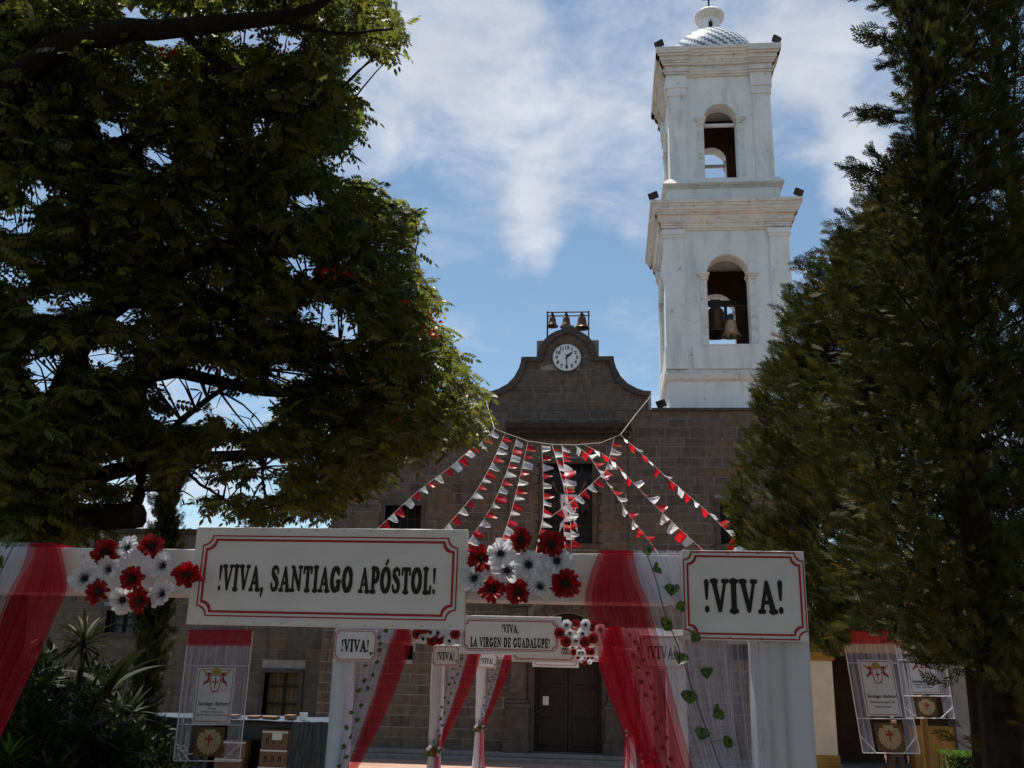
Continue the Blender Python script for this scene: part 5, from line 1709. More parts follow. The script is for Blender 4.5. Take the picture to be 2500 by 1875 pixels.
def spray(n=6, L=.26, seed=0):
    """flat feathery conifer spray; x runs along the twig"""
    r_ = np.random.default_rng(seed)
    vs, fs = [], []
    def blade(b0, d, l, w_):
        d = np.array(d) / np.linalg.norm(d); sd_ = np.cross([0, 0, 1.], d); sd_ /= np.linalg.norm(sd_)
        o = len(vs); b0 = np.array(b0)
        vs.extend([b0 - sd_ * w_ * .6, b0 + sd_ * w_ * .6, b0 + d * l + sd_ * w_ * .35, b0 + d * l - sd_ * w_ * .35]); fs.append((o, o + 1, o + 2, o + 3))
    blade((0, 0, 0), (1, 0, 0), L, .010)
    for i in range(n):
        x = L * (.12 + .80 * i / n)
        for s in (-1, 1):
            l = (.085 * (1 - .6 * i / n)) * r_.uniform(.75, 1.2)
            d = (1, s * r_.uniform(.6, 1.0), r_.uniform(-.35, .35))
            blade((x, 0, 0), d, l, .011)
            dn = np.array(d) / np.linalg.norm(d)
            for q in (.55,):
                blade(np.array([x, 0, 0]) + dn * l * q, (1, s * r_.uniform(-.3, 1.4), r_.uniform(-.5, .5)), l * .7, .010)
    return np.array(vs), fs
def limb(b, pts, r0, r1, n=18, seg=9):
    path = spline(pts, n)
    jit = np.cumsum(rng.normal(0, .012, (n, 3)), axis=0); jit -= jit[0] + (jit[-1] - jit[0]) * np.linspace(0, 1, n)[:, None]
    path = path + jit
    b.tube(path, [r0 + (r1 - r0) * (i / (n - 1)) ** .8 for i in range(n)], seg)
    return path

# ---- the big flame tree
def ymid(px, py): return 12.0 + 4.2 * np.clip(px / 1200, 0, 1) * np.clip(py / 1200, 0, 1)
HOLES = [(480, 915, 70, 16), (455, 955, 42, 13), (610, 1010, 34, 20), (115, 895, 26, 30), (250, 865, 30, 12), (385, 378, 22, 18), (285, 312, 24, 12), (420, 75, 50, 22), (600, 62, 34, 26), (45, 530, 30, 20), (300, 1145, 38, 16), (480, 1165, 26, 26),
         (600, 966, 60, 8), (560, 985, 24, 14), (560, 1105, 30, 15), (460, 1010, 40, 8), (100, 465, 20, 12), (120, 735, 26, 12), (190, 725, 18, 10), (290, 755, 18, 12), (640, 300, 12, 14), (755, 480, 18, 10), (700, 100, 20, 12), (330, 30, 30, 14), (785, 760, 30, 10), (840, 800, 22, 10), (690, 905, 34, 10), (730, 640, 20, 14), (660, 1130, 22, 12), (560, 1190, 20, 10), (640, 1180, 30, 12), (225, 1235, 14, 12), (25, 665, 22, 10)]
tr0 = P(10, 1500, 12.4); tr0[2] = 0
treeA = thing('flame_tree', 'large dark leafy tree with scattered red blossoms overhanging the walk', 'tree', tuple(tr0))
tb = MB()
fork = P(20, 1330, 12.4)
limb(tb, [tr0, tr0 + np.array([.05, 0, 1.2]), fork], .42, .34, 14, 12)
Lm = []
for pts, Ys, r0, r1 in (
        ([(20, 1330), (90, 1150), (180, 880), (300, 740), (520, 620), (800, 520), (960, 500)], (12.4, 12.6, 12.9, 13.2, 13.4, 13.6, 13.6), .20, .02),
        ([(20, 1330), (-60, 900), (-40, 400), (80, 150), (280, 75), (430, 62), (640, 45), (760, 20), (880, -60)], (12.4, 12, 11.4, 11, 10.8, 10.7, 10.7, 10.8, 10.9), .26, .03),
        ([(20, 1330), (130, 1190), (260, 1060), (380, 912), (590, 945), (700, 962), (900, 940), (1080, 960)], (12.4, 12.9, 13.6, 14.2, 14.8, 15.2, 15.8, 16.2), .17, .018),
        ([(20, 1330), (180, 1180), (420, 1120), (640, 1105), (770, 1100), (895, 1122), (1050, 1090)], (12.4, 13.2, 14.4, 15.2, 15.6, 16, 16.3), .14, .015),
        ([(20, 1330), (120, 1268), (230, 1262), (340, 1258)], (12.4, 12.3, 12.2, 12.1), .17, .12),
        ([(325, 1258), (345, 1190), (370, 1100), (500, 980), (620, 900)], (12.1, 12.3, 12.8, 13.2, 13.6), .08, .02),
        ([(180, 880), (320, 620), (460, 430), (640, 330), (820, 300)], (12.9, 13, 13.1, 13.0, 12.9), .10, .015),
        ([(300, 740), (520, 760), (760, 700), (980, 690)], (13.2, 13.8, 14.4, 14.8), .07, .012),
        ([(380, 912), (560, 850), (760, 840), (960, 850), (1100, 890)], (14.2, 14.6, 15.2, 15.6, 16), .07, .012),
        ([(430, 62), (560, 160), (700, 190), (830, 220)], (10.7, 11.2, 11.8, 12.2), .06, .012),
        ([(640, 45), (760, 70), (870, 80), (960, 70)], (10.7, 10.8, 10.9, 11), .04, .010),
        ([(-40, 400), (120, 420), (330, 330), (520, 260), (700, 280)], (11.4, 11.8, 12, 12.2, 12.3), .09, .012),
        ([(-40, 400), (60, -300), (260, -900), (700, -1500)], (11.4, 9.8, 8.0, 6.2), .16, .03),
        ([(60, -300), (500, -500), (1000, -800)], (9.8, 9.2, 8.2), .09, .02),
        ([(640, 1105), (640, 1180), (660, 1250), (690, 1275)], (15.2, 15.3, 15.4, 15.4), .03, .008),
        ([(420, 1120), (500, 1190), (600, 1250)], (14.4, 14.6, 14.8), .03, .008)):
    Lm.append(limb(tb, [P(x, y, Y - (1.1 if k_ else 0)) for k_, ((x, y), Y) in enumerate(zip(pts, Ys))], r0 * 1.15, r1 * 1.3))
nodes = np.vstack([L[3:] for L in Lm])
cand = np.stack([rng.uniform(-500, 1210, 12000), rng.uniform(-450, 1360, 12000)], 1)
cand = cand[inpoly(cand, POLY_A)]
infr = (cand[:, 0] > -60) & (cand[:, 1] > -60)
cand = np.vstack([cand[infr][:2700], cand[~infr][:240]])
cY = ymid(cand[:, 0], cand[:, 1]) + rng.uniform(-2.3, 2.3, len(cand))
cen = np.array([P(x, y, Y) for (x, y), Y in zip(cand, cY)])
# crown extended over the walk, above the view, to shade the nearest arch
ov = np.stack([rng.uniform(-7, 2.6, 460), rng.uniform(2.2, 10.5, 460), rng.uniform(0, 1, 460)], 1)
low = np.maximum(7.0, 2.6 + ov[:, 1] * .90 + 1.0)
ov[:, 2] = low + (13.4 - low) * ov[:, 2]
ov = ov[ov[:, 2] < 13.4]
nov = len(ov)
cen = np.vstack([cen, ov])
for c in cen[::4]:                                              # twigs from the limbs to the leaf clusters
    dd = np.linalg.norm(nodes - c, axis=1)
    k = int(np.argmin(dd))
    if dd[k] > 2.6: continue
    a = nodes[k]; m_ = (a + c) / 2 + np.array([0, 0, .12]) + rng.normal(0, .08, 3)
    tb.tube(spline([a, m_, c], 6), [.018, .016, .013, .010, .008, .005], 5)
part('trunk', tb, 'bark', treeA, smooth=True)
tvA, tfA = compound_leaf()
NL = 13
base = np.repeat(cen, NL, axis=0) + rng.normal(0, .21, (len(cen) * NL, 3))
pj = proj(base)
ovm = np.repeat(np.arange(len(cen)) >= len(cen) - nov, NL)
ok = (inpoly(pj, POLY_A) | ovm) & (base[:, 2] > 3.3)
for hx, hy, ha, hb_ in HOLES:
    ins_ = ((pj[:, 0] - hx) / (ha * 1.5 + 10)) ** 2 + ((pj[:, 1] - hy) / (hb_ * 1.5 + 10)) ** 2 < 1
    ok &= ~(ins_ & (rng.random(len(pj)) < .93))
base, ovm = base[ok], ovm[ok]
k = len(base)
th = rng.uniform(0, 2 * PI, k)
dirs = np.stack([np.cos(th), np.sin(th), rng.uniform(-.55, .35, k)], 1)
tips = proj(base + dirs / np.linalg.norm(dirs, axis=1, keepdims=True) * .27)
ok = inpoly(tips, POLY_A) | ovm | (rng.random(k) < .38)
for hx, hy, ha, hb_ in HOLES:
    ok &= ~((((tips[:, 0] - hx) / (ha * 1.4 + 8)) ** 2 + ((tips[:, 1] - hy) / (hb_ * 1.4 + 8)) ** 2 < 1) & (rng.random(k) < .9))
base, dirs = base[ok], dirs[ok]
k = len(base)
Ms = frames(dirs, rng.normal(0, .5, k)) * rng.uniform(.85, 1.35, k)[:, None, None]
mass('crown', tvA, tfA, Ms, base, rng.random(k), 'leaf', treeA, off=tr0)
fl = MB()
for x, y in [(395, 118), (402, 128), (420, 132), (700, 112), (415, 215), (785, 662), (805, 668), (832, 664), (855, 666), (893, 692), (905, 690), (995, 742), (1043, 768), (1060, 783), (1036, 802), (1054, 805), (1061, 820), (968, 1027)]:
    c = P(x, y, float(ymid(x, y)) - 2.2)
    for q in range(7):
        d = rng.normal(0, 1, 3); d /= np.linalg.norm(d); e = np.cross(d, rng.normal(0, 1, 3)); e /= np.linalg.norm(e)
        p0 = c + rng.normal(0, .03, 3)
        fl.add([p0, p0 + d * .04 + e * .022, p0 + d * .075, p0 + d * .04 - e * .022], [(0, 1, 2, 3)])
part('red_blossoms', fl, 'blossom', treeA)

# unseen trees of the same kind, added behind the viewer to shade the arch
for j, (x, y, a, lab) in enumerate(((5.6, -5.0, PI, 'unseen flame tree added for shade at the street end of the walk, conifer side'), (-7.6, -6.5, 0.0, 'unseen flame tree added for shade at the street end of the walk, stall side'), (4.5, -15.0, 2.2, 'farther unseen flame tree added for shade at the start of the walk'))):
    c = copy_tree(treeA); c.location = (x, y, 0); c.rotation_euler = (0, 0, a); c['label'] = lab

# ---- conifers
SPR = [spray(6, .26, 1), spray(5, .20, 2)]
def conifer(name, label, trunk_base, height, r_of_h, nsp, Ydep, poly, crown_px, spr, sc, trunk_r, seed, upward=.5, bare=0.0, shell=.55, extra=None, arc=(0, 2 * PI), plume=(7, 14)):
    r_ = np.random.default_rng(seed)
    t = thing(name, label, 'tree', tuple(trunk_base), 'conifers by the walk')
    b = MB()
    b.tube([np.array(trunk_base) + np.array([.05 * math.sin(i * .9), .05 * math.cos(i), height * .9 * i / 9]) for i in range(10)], [trunk_r * (1 - .9 * (i / 9)) for i in range(10)], 10)
    tb_ = np.array(trunk_base)
    pts, dr = [], []
    # sprays are borne in plumes: short branches rising from the trunk to the outside of the crown
    while len(pts) < nsp:
        h = r_.uniform(bare, 1.0) ** .92
        a = r_.uniform(*arc)
        R = r_of_h(h) * r_.uniform(shell, 1.05) * (1 + .13 * math.sin(3 * a + h * 9) + .10 * math.sin(7 * a + h * 23))
        tip = tb_ + np.array([R * math.cos(a), R * math.sin(a), h * height])
        out = np.array([math.cos(a), math.sin(a), upward + r_.uniform(-.35, .35)]); out /= np.linalg.norm(out)
        m_ = r_.integers(*plume)
        pl_len = r_.uniform(.35, .7)
        if r_.random() < .18 and (poly is None or inpoly(proj(tip), poly)[0]) and h > bare + .25: b.tube([tb_ + np.array([0, 0, max(.5, h * height - R * .5)]), tip - out * pl_len * .5], [.02, .008], 4)
        for q in range(m_):
            f_ = r_.random()
            pts.append(tip - out * pl_len * f_ + r_.normal(0, .05 + .08 * f_, 3)); dr.append(out + r_.normal(0, .30, 3))
    if extra is not None:
        for p0, p1 in extra:
            p0, p1 = np.array(p0), np.array(p1); d0 = (p1 - p0)
            b.tube([p0, (p0 + p1) / 2 + np.array([0, 0, .03]), p1], [.012, .008, .004], 4)
            for q in range(16):
                f_ = r_.random(); pts.append(p0 + d0 * f_); dr.append(d0 / np.linalg.norm(d0) + r_.normal(0, .45, 3))
    pts, dr = np.array(pts), np.array(dr)
    if poly is not None:
        pj_ = proj(pts)
        keep = inpoly(pj_, poly) | (pj_[:, 0] > 2450) | (pts[:, 1] > Ydep + 9)
        if extra is not None: keep[-16 * len(extra):] = True
        pts, dr = pts[keep], dr[keep]
    part('trunk', b, 'bark', t)
    # coarse inner foliage that closes the crown, tinted darkest to imitate its inner shade
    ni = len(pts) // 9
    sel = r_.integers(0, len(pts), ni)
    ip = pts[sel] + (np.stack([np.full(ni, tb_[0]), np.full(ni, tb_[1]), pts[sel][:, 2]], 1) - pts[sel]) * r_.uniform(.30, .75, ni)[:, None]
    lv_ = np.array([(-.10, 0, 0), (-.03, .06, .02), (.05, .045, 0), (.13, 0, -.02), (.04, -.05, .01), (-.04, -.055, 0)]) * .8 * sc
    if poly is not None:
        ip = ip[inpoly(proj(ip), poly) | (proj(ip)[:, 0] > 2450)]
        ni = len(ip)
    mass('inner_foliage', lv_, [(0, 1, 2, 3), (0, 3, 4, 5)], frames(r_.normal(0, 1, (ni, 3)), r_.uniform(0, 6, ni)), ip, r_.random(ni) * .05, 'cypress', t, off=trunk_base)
    k_ = len(pts)
    M_ = frames(dr, r_.uniform(0, 2 * PI, k_)) * (sc * r_.uniform(.75, 1.25, k_))[:, None, None]
    mass('crown', spr[0], spr[1], M_, pts, r_.random(k_), 'cypress', t, off=trunk_base)
    return t
cB = P(2370, 1560, 14.2); cB[2] = 0
cC = P(2420, 1700, 9.2); cC[2] = 0
zBtop = P(2060, 470, 14.2)[2]
prof_cone = lambda R0, p, low: (lambda h: R0 * max(.02, (1 - h)) ** p * min(1, .45 + h / low))
conifer('dense_cypress', 'dense dark green cypress with lumpy outline in front of the white tower', cB, zBtop + .3, lambda h: 4.2 * max(.02, 1 - h ** 2.2) ** .7, 30000, 14.2, POLY_R, None, SPR[0], .86, .22, 3, upward=.9, bare=.17, shell=.40, arc=(1.9, 5.0), plume=(18, 32))
ex_ = []
for (a, c) in (((2215, 30), (2128, 8)), ((2200, 20), (2180, -40)), ((2210, 275), (2085, 268)), ((2200, 300), (2125, 285)), ((2200, 150), (2160, 160)), ((2170, 430), (2070, 408)), ((2180, 440), (2125, 365)), ((2190, 130), (2165, 95)), ((2160, 520), (2120, 440))):
    ex_.append((P(*a, 9.0), P(*c, 9.0)))
conifer('feathery_cypress', 'tall feathery cypress with wispy twigs standing behind the arch pillar', cC, 13.0, lambda h: 1.6 * (1 - .45 * h ** 2), 15500, 9.2, POLY_R, None, SPR[0], .66, .20, 4, upward=.35, bare=.155, shell=.25, extra=ex_)
cD = P(2660, 1700, 11.0); cD[2] = 0
conifer('young_cypress', 'dark cypress at the edge of the row beside the feathery one', cD, 15.0, lambda h: 1.9 * (1 - .4 * h ** 2), 4200, 11.0, None, None, SPR[1], 1.3, .2, 8, upward=.4, bare=.12, shell=.3)
# columnar cypress by the side building
cE = P(350, 1700, 22.0); cE[2] = 0
conifer('column_cypress', 'slender column cypress standing before the side building wall', cE, P(425, 1130, 22.0)[2], lambda h: .46 * (1 - .35 * h) * min(1, .5 + h * 4), 3200, 22.0, None, None, SPR[1], 1.25, .09, 6, upward=1.8, bare=.04, shell=.35)

# ---- strap-leaved garden plants at the foot of the big tree
def strap(L, W_, droop, n=8):
    vs, fs = [], []
    for i in range(n):
        v = i / (n - 1); w_ = W_ * math.sin(PI * min(1, v * .88 + .10)) ** .7
        x, zq = L * v * (1 - .18 * droop * v), -L * droop * v * v * .6
        for s, h in ((-1, .35), (0, 0), (1, .35)): vs.append((x, s * w_ * .5, zq + h * w_ * .5))
    for i in range(n - 1):
        for j in range(2): fs.append((i * 3 + j, i * 3 + j + 1, (i + 1) * 3 + j + 1, (i + 1) * 3 + j))
    return np.array(vs), fs
def plant(name, label, base, crown_z, n, L, W_, droop, matn='strap_leaf', lo=-.3, hi=1.3, seed=0, stem=.05, group='garden plants below the big tree', dry=0):
    r_ = np.random.default_rng(seed)
    t = thing(name, label, 'plant', tuple(base), group)
    base = np.array(base)
    top = base + np.array([r_.uniform(-.1, .1), 0, crown_z])
    b = MB(); b.tube([base, (base + top) / 2 + np.array([.04, 0, 0]), top], [stem * 1.2, stem, stem * .9], 8); part('stem', b, 'bark', t)
    tv, tf = strap(L, W_, droop)
    me = bpy.data.meshes.new('leaf'); me.from_pydata(tv.tolist(), [], tf)
    for q in me.polygons: q.use_smooth = True
    a_ = me.attributes.new('rnd', 'FLOAT', 'POINT'); a_.data.foreach_set('value', [r_.random()] * len(tv))
    me.materials.append(MATS[matn])
    for k_ in range(n):
        a = 2.4 * k_; el = lo + (hi - lo) * r_.random()
        d = np.array([[math.cos(a) * math.cos(el), math.sin(a) * math.cos(el), math.sin(el)]])
        m_ = frames(d, np.array([r_.normal(0, .2)]))[0]
        o = link('leaf', me, None, t)
        sc = r_.uniform(.7, 1.15)
        M_ = Matrix([[*m_[i], 0] for i in range(3)] + [[0, 0, 0, 1]])
        o.matrix_local = Matrix.Translation(Vector(top - base - np.array([0, 0, r_.uniform(0, .15)]))) @ M_ @ Matrix.Scale(sc, 4)
    if dry:
        me2 = me.copy(); me2.materials.clear(); me2.materials.append(MATS['dry_leaf'])
        for k_ in range(dry):
            a = 2.4 * k_; d = np.array([[math.cos(a) * .35, math.sin(a) * .35, -1.0]])
            m_ = frames(d, np.array([0.]))[0]
            o = link('dry_leaf', me2, None, t)
            o.matrix_local = Matrix.Translation(Vector(top - base - np.array([0, 0, .12]))) @ Matrix([[*m_[i], 0] for i in range(3)] + [[0, 0, 0, 1]]) @ Matrix.Scale(.8, 4)
    return t
def gp(px, Y): p = P(px, 1700, Y); p[2] = 0; return p
def hz(px, py, Y): return P(px, py, Y)[2]
plant('dracaena', 'tall spiky dracaena with dry hanging leaves below the tree', gp(185, 15.0), hz(185, 1560, 15.0), 60, .62, .055, .5, lo=-.6, hi=1.4, seed=1, dry=16)
plant('banana_plant', 'broad leaved banana plant bowing before the wing window', gp(265, 17.0), hz(255, 1680, 17.0), 9, 1.15, .24, .55, lo=.35, hi=1.35, seed=2, stem=.09)
plant('yucca', 'low yucca with stiff pointed leaves beside the banana plant', gp(330, 16.0), hz(330, 1740, 16.0), 34, .55, .07, .3, lo=-.2, hi=1.4, seed=3)
plant('shrub_rosette', 'dark rosette plant with wide leaves near the red drape', gp(95, 13.0), hz(95, 1770, 13.0), 18, .62, .17, .45, lo=-.1, hi=1.3, seed=4)
plant('shrub_rosette', 'broad dark rosette plant in front of the spiky dracaena', gp(185, 12.6), hz(190, 1800, 12.6), 22, .60, .15, .5, lo=-.2, hi=1.35, seed=5)
plant('shrub_rosette', 'low rosette plant next to the black covered stall', gp(290, 13.5), hz(290, 1840, 13.5), 22, .60, .14, .5, lo=-.2, hi=1.3, seed=6)
plant('fern', 'fine leaved fern lit by sun at the base of the tree', gp(40, 11.8), hz(40, 1850, 11.8), 44, .55, .035, .6, 'hedge_leaf', lo=-.3, hi=1.3, seed=7)
# dense dark shrubs closing the bed
def shrub(name, label, px_, Y, ztop_, rx, ry, n, matn, seed, leafs=1.0):
    r_ = np.random.default_rng(seed)
    base_ = gp(px_, Y)
    t = thing(name, label, 'shrub', tuple(base_), 'garden plants below the big tree')
    d = r_.normal(0, 1, (n, 3)); d /= np.linalg.norm(d, axis=1, keepdims=True); d[:, 2] = np.abs(d[:, 2])
    rr = r_.uniform(.45, 1.05, n) ** .6
    lump = 1 + .18 * np.sin(d[:, 0] * 7 + seed) + .14 * np.sin(d[:, 1] * 9 + d[:, 2] * 6 + seed)
    pts = base_ + np.stack([d[:, 0] * rx, d[:, 1] * ry, d[:, 2] * ztop_], 1) * (rr * lump)[:, None]
    lv_ = np.array([(0, 0, 0), (.035, .022, .006), (.085, .018, 0), (.12, 0, -.012), (.085, -.018, 0), (.035, -.022, .006)]) * leafs
    dv_ = d + r_.normal(0, .6, (n, 3)); dv_[:, 2] -= .2
    b = MB()
    for k_ in range(14):
        q = pts[r_.integers(n)]; b.tube([base_, (base_ + q) / 2 + np.array([0, 0, .1]), q], [.02, .014, .006], 5)
    part('branches', b, 'bark', t)
    mass('foliage', lv_, [(0, 1, 2, 3), (0, 3, 4, 5)], frames(dv_, r_.uniform(0, 6, n)), pts, r_.random(n), matn, t, off=base_)
shrub('laurel_shrub', 'dense dark laurel bush beside the red drape foot', 60, 12.2, hz(60, 1700, 12.2), .75, .7, 4200, 'strap_leaf', 1, 1.2)
shrub('laurel_shrub', 'rounded dark bush under the spiky dracaena', 215, 13.8, hz(215, 1735, 13.8), .8, .7, 4200, 'strap_leaf', 2, 1.2)
shrub('laurel_shrub', 'dark bush under the column cypress next to the stall', 335, 15.5, hz(335, 1760, 15.5), .85, .7, 4200, 'strap_leaf', 3, 1.2)
shrub('laurel_shrub', 'tall dark bush behind the dracaena by the wing wall', 150, 19.5, hz(150, 1640, 19.5), 1.3, .8, 5200, 'strap_leaf', 4, 1.6)
shrub('laurel_shrub', 'shadowed bush behind the red drape by the wing wall', -20, 18.5, hz(0, 1610, 18.5), 1.5, .9, 5200, 'strap_leaf', 5, 1.6)
# clipped hedge
hx = P(2348, 1850, 21.0); hx[2] = 0
hd = thing('clipped_hedge', 'small bright green clipped hedge in sun beside thin railings', 'hedge', tuple(hx))
ztopH = P(2348, 1836, 21.0)[2]
kH = 4200
pt = np.stack([rng.uniform(-.33, .33, kH), rng.uniform(-.4, .4, kH), rng.uniform(.05, ztopH, kH)], 1)
edge = rng.random(kH) < .5
pt[edge, 2] = ztopH - rng.random(edge.sum()) * .08
b = MB(); b.box(hx[0] - .2, hx[0] + .2, hx[1] - .26, hx[1] + .26, 0, ztopH - .06); part('branches', b, 'bark', hd)
dv = rng.normal(0, 1, (kH, 3)); dv[:, 2] = np.abs(dv[:, 2])
lv = np.array([(0, 0, 0), (.02, .011, .003), (.045, 0, 0), (.02, -.011, .003)])
mass('foliage', lv, [(0, 1, 2, 3)], frames(dv, rng.uniform(0, 6, kH)), pt + hx, rng.random(kH), 'hedge_leaf', hd, off=hx)
rl = P(2305, 1860, 22.0); rl[2] = 0
rail = thing('railing', 'thin dark railing posts between the banner post and the hedge', 'railing', tuple(rl))
zr = P(2305, 1838, 22.0)[2]
for dx in (-.10, -.0, .10):
    b = MB(); b.tube([(rl[0] + dx, rl[1], 0), (rl[0] + dx, rl[1], zr)], .013, 6); part('post', b, 'iron', rail)
b = MB(); b.tube([(rl[0] - .14, rl[1], zr - .5), (rl[0] + .14, rl[1], zr - .5)], .010, 6); part('rail', b, 'iron', rail)

# ================================================================== COVERED STALL WITH BOXES
SY = 22.0
sx0, sx1 = P(290, 1800, SY)[0], P(803, 1800, SY)[0]
sz = P(700, 1760, SY)[2]
stall = thing('market_stall', 'market stall table covered with black and blue plastic sheets', 'stall', ((sx0 + sx1) / 2, SY, 0))
b = MB(); b.box(sx0, sx1, SY, SY + 1.2, sz - .06, sz - .02); part('table_top', b, 'door_wood', stall)
for x in (sx0 + .1, sx1 - .1):
    for y in (SY + .1, SY + 1.1):
        b = MB(); b.tube([(x, y, 0), (x, y, sz - .05)], .03, 8); part('leg', b, 'iron', stall)
def sheetmesh(x0, x1, ya, yb, za, zb, nx, nz, amp, seed):
    r_ = np.random.default_rng(seed); ph = r_.uniform(0, 6, 6)
    b = MB(); vs = []
    for i in range(nz):
        v = i / (nz - 1)
        for j in range(nx):
            u = j / (nx - 1); x = x0 + (x1 - x0) * u
            w_ = amp * (math.sin(u * 17 + ph[0]) + .6 * math.sin(u * 41 + ph[1] + v * 3) + .5 * math.sin(v * 9 + ph[2] + u * 5))
            vs.append((x, ya + (yb - ya) * v - abs(w_) * (.4 + v), za + (zb - za) * v + w_ * .5 * (1 - abs(v - .5))))
    b.add(vs, [(i * nx + j, i * nx + j + 1, (i + 1) * nx + j + 1, (i + 1) * nx + j) for i in range(nz - 1) for j in range(nx - 1)]); return b
part('top_sheet', sheetmesh(sx0 - .05, sx1 + .05, SY - .12, SY + 1.25, sz + .0, sz + .04, 60, 10, .022, 1), 'tarp_blue', stall, smooth=True)
part('front_sheet', sheetmesh(P(712, 1800, SY)[0], sx1 + .05, SY - .10, SY - .16, sz, .08, 30, 14, .03, 2), 'tarp_black', stall, smooth=True)
part('front_sheet', sheetmesh(sx0 - .05, P(520, 1800, SY)[0], SY - .10, SY - .16, sz, .08, 40, 14, .03, 3), 'tarp_black', stall, smooth=True)
b = MB(); b.box(sx0 + .05, sx1 - .05, SY + .5, SY + .53, .05, sz - .08); part('back_sheet', b, 'tarp_black', stall)
def carton(x0, x1, z0, z1, y, label, printed=True):
    t = thing('cardboard_box', label, 'box', ((x0 + x1) / 2, y + .2, z0), 'cardboard boxes under the stall sheet')
    b = MB(); b.bbox(x0, x1, y, y + .4, z0, z1, .006); part('carton', b, 'cardboard', t)
    b = MB(); b.box(x0 + .004, x1 - .004, y - .002, y - .0005, z1 - .065, z1 - .03); part('tape', b, 'label_white', t)
    if printed:
        for k in range(3):
            b = MB(); xx = x0 + (x1 - x0) * (.22 + .26 * k); zz_ = z0 + (z1 - z0) * .38
            b.box(xx - .035, xx - .012, y - .002, y - .0005, zz_ - .06, zz_ + .06); b.box(xx + .012, xx + .035, y - .002, y - .0005, zz_ - .06, zz_ + .06); b.box(xx - .011, xx + .011, y - .002, y - .0005, zz_ + .03, zz_ + .06)
            part('printed_mark', b, 'ink_black', t)
bx0, bx1 = P(643, 1800, SY)[0], P(709, 1800, SY)[0]
zA, zB, zC_ = P(676, 1868, SY)[2], P(676, 1826, SY)[2], P(676, 1781, SY)[2]
carton(bx0, bx1, zA, zB - .002, SY - .14, 'lower cardboard box of the stack in front of the stall')
carton(bx0 + .01, bx1 - .01, zB, zC_, SY - .13, 'upper cardboard box of the stack with a white label')
b = MB(); b.box((bx0 + bx1) / 2 - .06, (bx0 + bx1) / 2 + .16, SY - .136, SY - .1325, (zB + zC_) / 2 - .02, (zB + zC_) / 2 + .12); solo('paper_label', b, 'label_white', 'white paper label on the upper cardboard box', 'label')
carton(bx0 - .02, bx1 + .02, 0.012, zA - .002, SY - .15, 'bottom cardboard box standing on the paving', False)
c0, c1 = P(535, 1800, SY)[0], P(603, 1800, SY)[0]
carton(c0, c1, .012, P(570, 1848, SY)[2], SY - .15, 'tall cardboard box below the framed banner', False)
carton(c0 + .02, c1 + .03, P(570, 1848, SY)[2] + .002, P(570, 1806, SY)[2], SY - .14, 'reddish cardboard box stacked behind the framed banner')
cupp = P(741, 1748, SY + .3)
b = MB(); b.lathe([(0, 0), (.085, 0), (.09, .15), (.085, .15), (.08, .01), (0, .01)], (cupp[0], SY + .3, sz + .02), 16); solo('paper_cup', b, 'label_white', 'pale round tub standing on the blue plastic sheet', 'tub', smooth=False)
for j, (px_, w_, h_) in enumerate(((660, .32, .05), (708, .2, .09), (560, .4, .06), (620, .25, .05))):
    q = P(px_, 1755, SY + .2); b = MB(); b.bbox(q[0] - w_ / 2, q[0] + w_ / 2, SY + .1, SY + .4, sz + .025, sz + .03 + h_, .01)
    solo('loose_slat', b, 'cardboard', ['flat wooden slat lying on the sheet above the stacked boxes', 'short wooden block on the stall beside the tub', 'long flat slat on the stall behind the banner', 'small flat slat on the stall next to the banner edge'][j], 'slat', 'wooden bits on the stall')

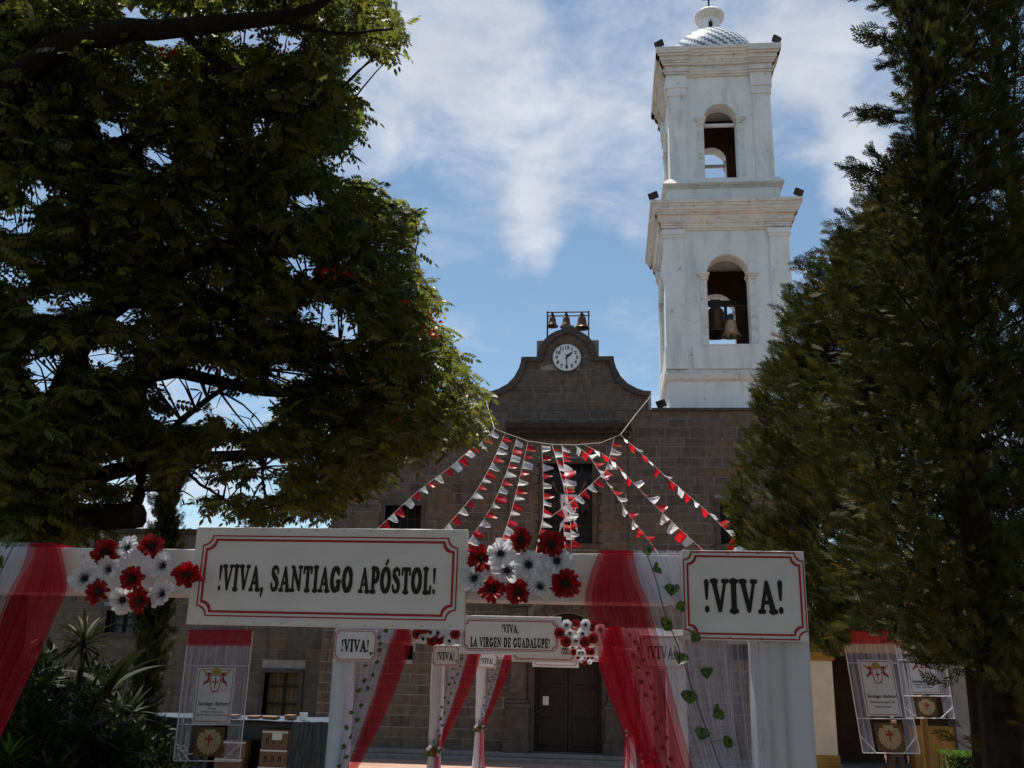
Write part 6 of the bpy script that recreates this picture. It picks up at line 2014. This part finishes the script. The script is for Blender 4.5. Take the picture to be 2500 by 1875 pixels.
# ================================================================== PERSON behind the tilted banner
py_ = 25.6
pxl = P(2188, 1850, py_)
person = thing('person', 'person in dark trousers standing behind the tilted saint banner', 'person', (pxl[0], py_, 0.012))
sk = {'pelvis': ((0, 0, .95), .13), 'waist': ((0, 0, 1.10), .12), 'chest': ((0, 0, 1.30), .14), 'neck0': ((0, 0, 1.43), .075), 'neck': ((0, -.01, 1.48), .05), 'head0': ((0, -.02, 1.56), .075), 'head': ((0, -.03, 1.64), .088), 'crown': ((0, -.02, 1.70), .07)}
ed = [('pelvis', 'waist'), ('waist', 'chest'), ('chest', 'neck0'), ('neck0', 'neck'), ('neck', 'head0'), ('head0', 'head'), ('head', 'crown')]
for s, n_ in ((-1, 'l'), (1, 'r')):
    sk.update({f'hip{n_}': ((s * .10, 0, .88), .10), f'thigh{n_}': ((s * .11, -.01, .68), .085), f'knee{n_}': ((s * .115, -.01, .48), .062), f'calf{n_}': ((s * .118, .015, .32), .058), f'ankle{n_}': ((s * .12, .01, .085), .042), f'toe{n_}': ((s * .135, -.14, .035), .036),
               f'sh{n_}': ((s * .17, 0, 1.39), .065), f'el{n_}': ((s * .24, .02, 1.12), .045), f'wr{n_}': ((s * .26, -.04, .88), .030), f'palm{n_}': ((s * .265, -.06, .81), .032)})
    ed += [('pelvis', f'hip{n_}'), (f'hip{n_}', f'thigh{n_}'), (f'thigh{n_}', f'knee{n_}'), (f'knee{n_}', f'calf{n_}'), (f'calf{n_}', f'ankle{n_}'), (f'ankle{n_}', f'toe{n_}'), ('chest', f'sh{n_}'), (f'sh{n_}', f'el{n_}'), (f'el{n_}', f'wr{n_}'), (f'wr{n_}', f'palm{n_}')]
    for fi, (dx, L) in enumerate(((-.026, .062), (-.009, .072), (.009, .068), (.025, .055))):
        sk[f'f{n_}{fi}a'] = ((s * .268, -.06 + dx, .765), .009); sk[f'f{n_}{fi}b'] = ((s * .262, -.062 + dx, .765 - L * .6), .008); sk[f'f{n_}{fi}c'] = ((s * .250, -.060 + dx, .765 - L), .007)
        ed += [(f'palm{n_}', f'f{n_}{fi}a'), (f'f{n_}{fi}a', f'f{n_}{fi}b'), (f'f{n_}{fi}b', f'f{n_}{fi}c')]
    sk[f't{n_}a'] = ((s * .255, -.098, .80), .010); sk[f't{n_}b'] = ((s * .25, -.110, .765), .009)
    ed += [(f'palm{n_}', f't{n_}a'), (f't{n_}a', f't{n_}b')]
names = list(sk); ix = {n_: i for i, n_ in enumerate(names)}
me = bpy.data.meshes.new('body'); me.from_pydata([sk[n_][0] for n_ in names], [(ix[a], ix[b_]) for a, b_ in ed], [])
tmp = bpy.data.objects.new('body_tmp', me); col.objects.link(tmp)
md = tmp.modifiers.new('skin', 'SKIN'); md.use_smooth_shade = True
for i, n_ in enumerate(names):
    sv = me.skin_vertices[0].data[i]; sv.radius = (sk[n_][1],) * 2; sv.use_root = n_ == 'pelvis'
tmp.modifiers.new('sub', 'SUBSURF').levels = 1
dg = bpy.context.evaluated_depsgraph_get()
bme = bpy.data.meshes.new_from_object(tmp.evaluated_get(dg)); bme.name = 'body'
bpy.data.objects.remove(tmp)
for mn in ('skin', 'trousers', 'shirt', 'black_plastic'): bme.materials.append(MATS[mn])
for p_ in bme.polygons:
    c = p_.center; p_.use_smooth = True
    p_.material_index = 3 if c.z < .09 else 0 if c.z < .87 and abs(c.x) > .215 else 1 if c.z < .98 and abs(c.x) < .215 else 2 if c.z < 1.45 else 0
link('body', bme, None, person)
b = MB(); b.lathe([(0, .105), (.05, .095), (.085, .06), (.098, .01), (.095, -.04), (.07, -.07)], (pxl[0], py_ + .01, .012 + 1.665), 16); part('hair', b, 'hair', person, smooth=True)
b = MB()
for s in (-1, 1): b.lathe([(0, .008), (.008, 0), (0, -.008)], (pxl[0] + s * .032, py_ - .108, .012 + 1.635), 8)
part('eyes', b, 'ink_black', person)
b = MB(); b.add([(pxl[0] - .012, py_ - .11, 1.60), (pxl[0] + .012, py_ - .11, 1.60), (pxl[0], py_ - .138, 1.603), (pxl[0], py_ - .112, 1.645)], [(0, 1, 2), (0, 2, 3), (2, 1, 3)]); part('nose', b, 'skin', person)
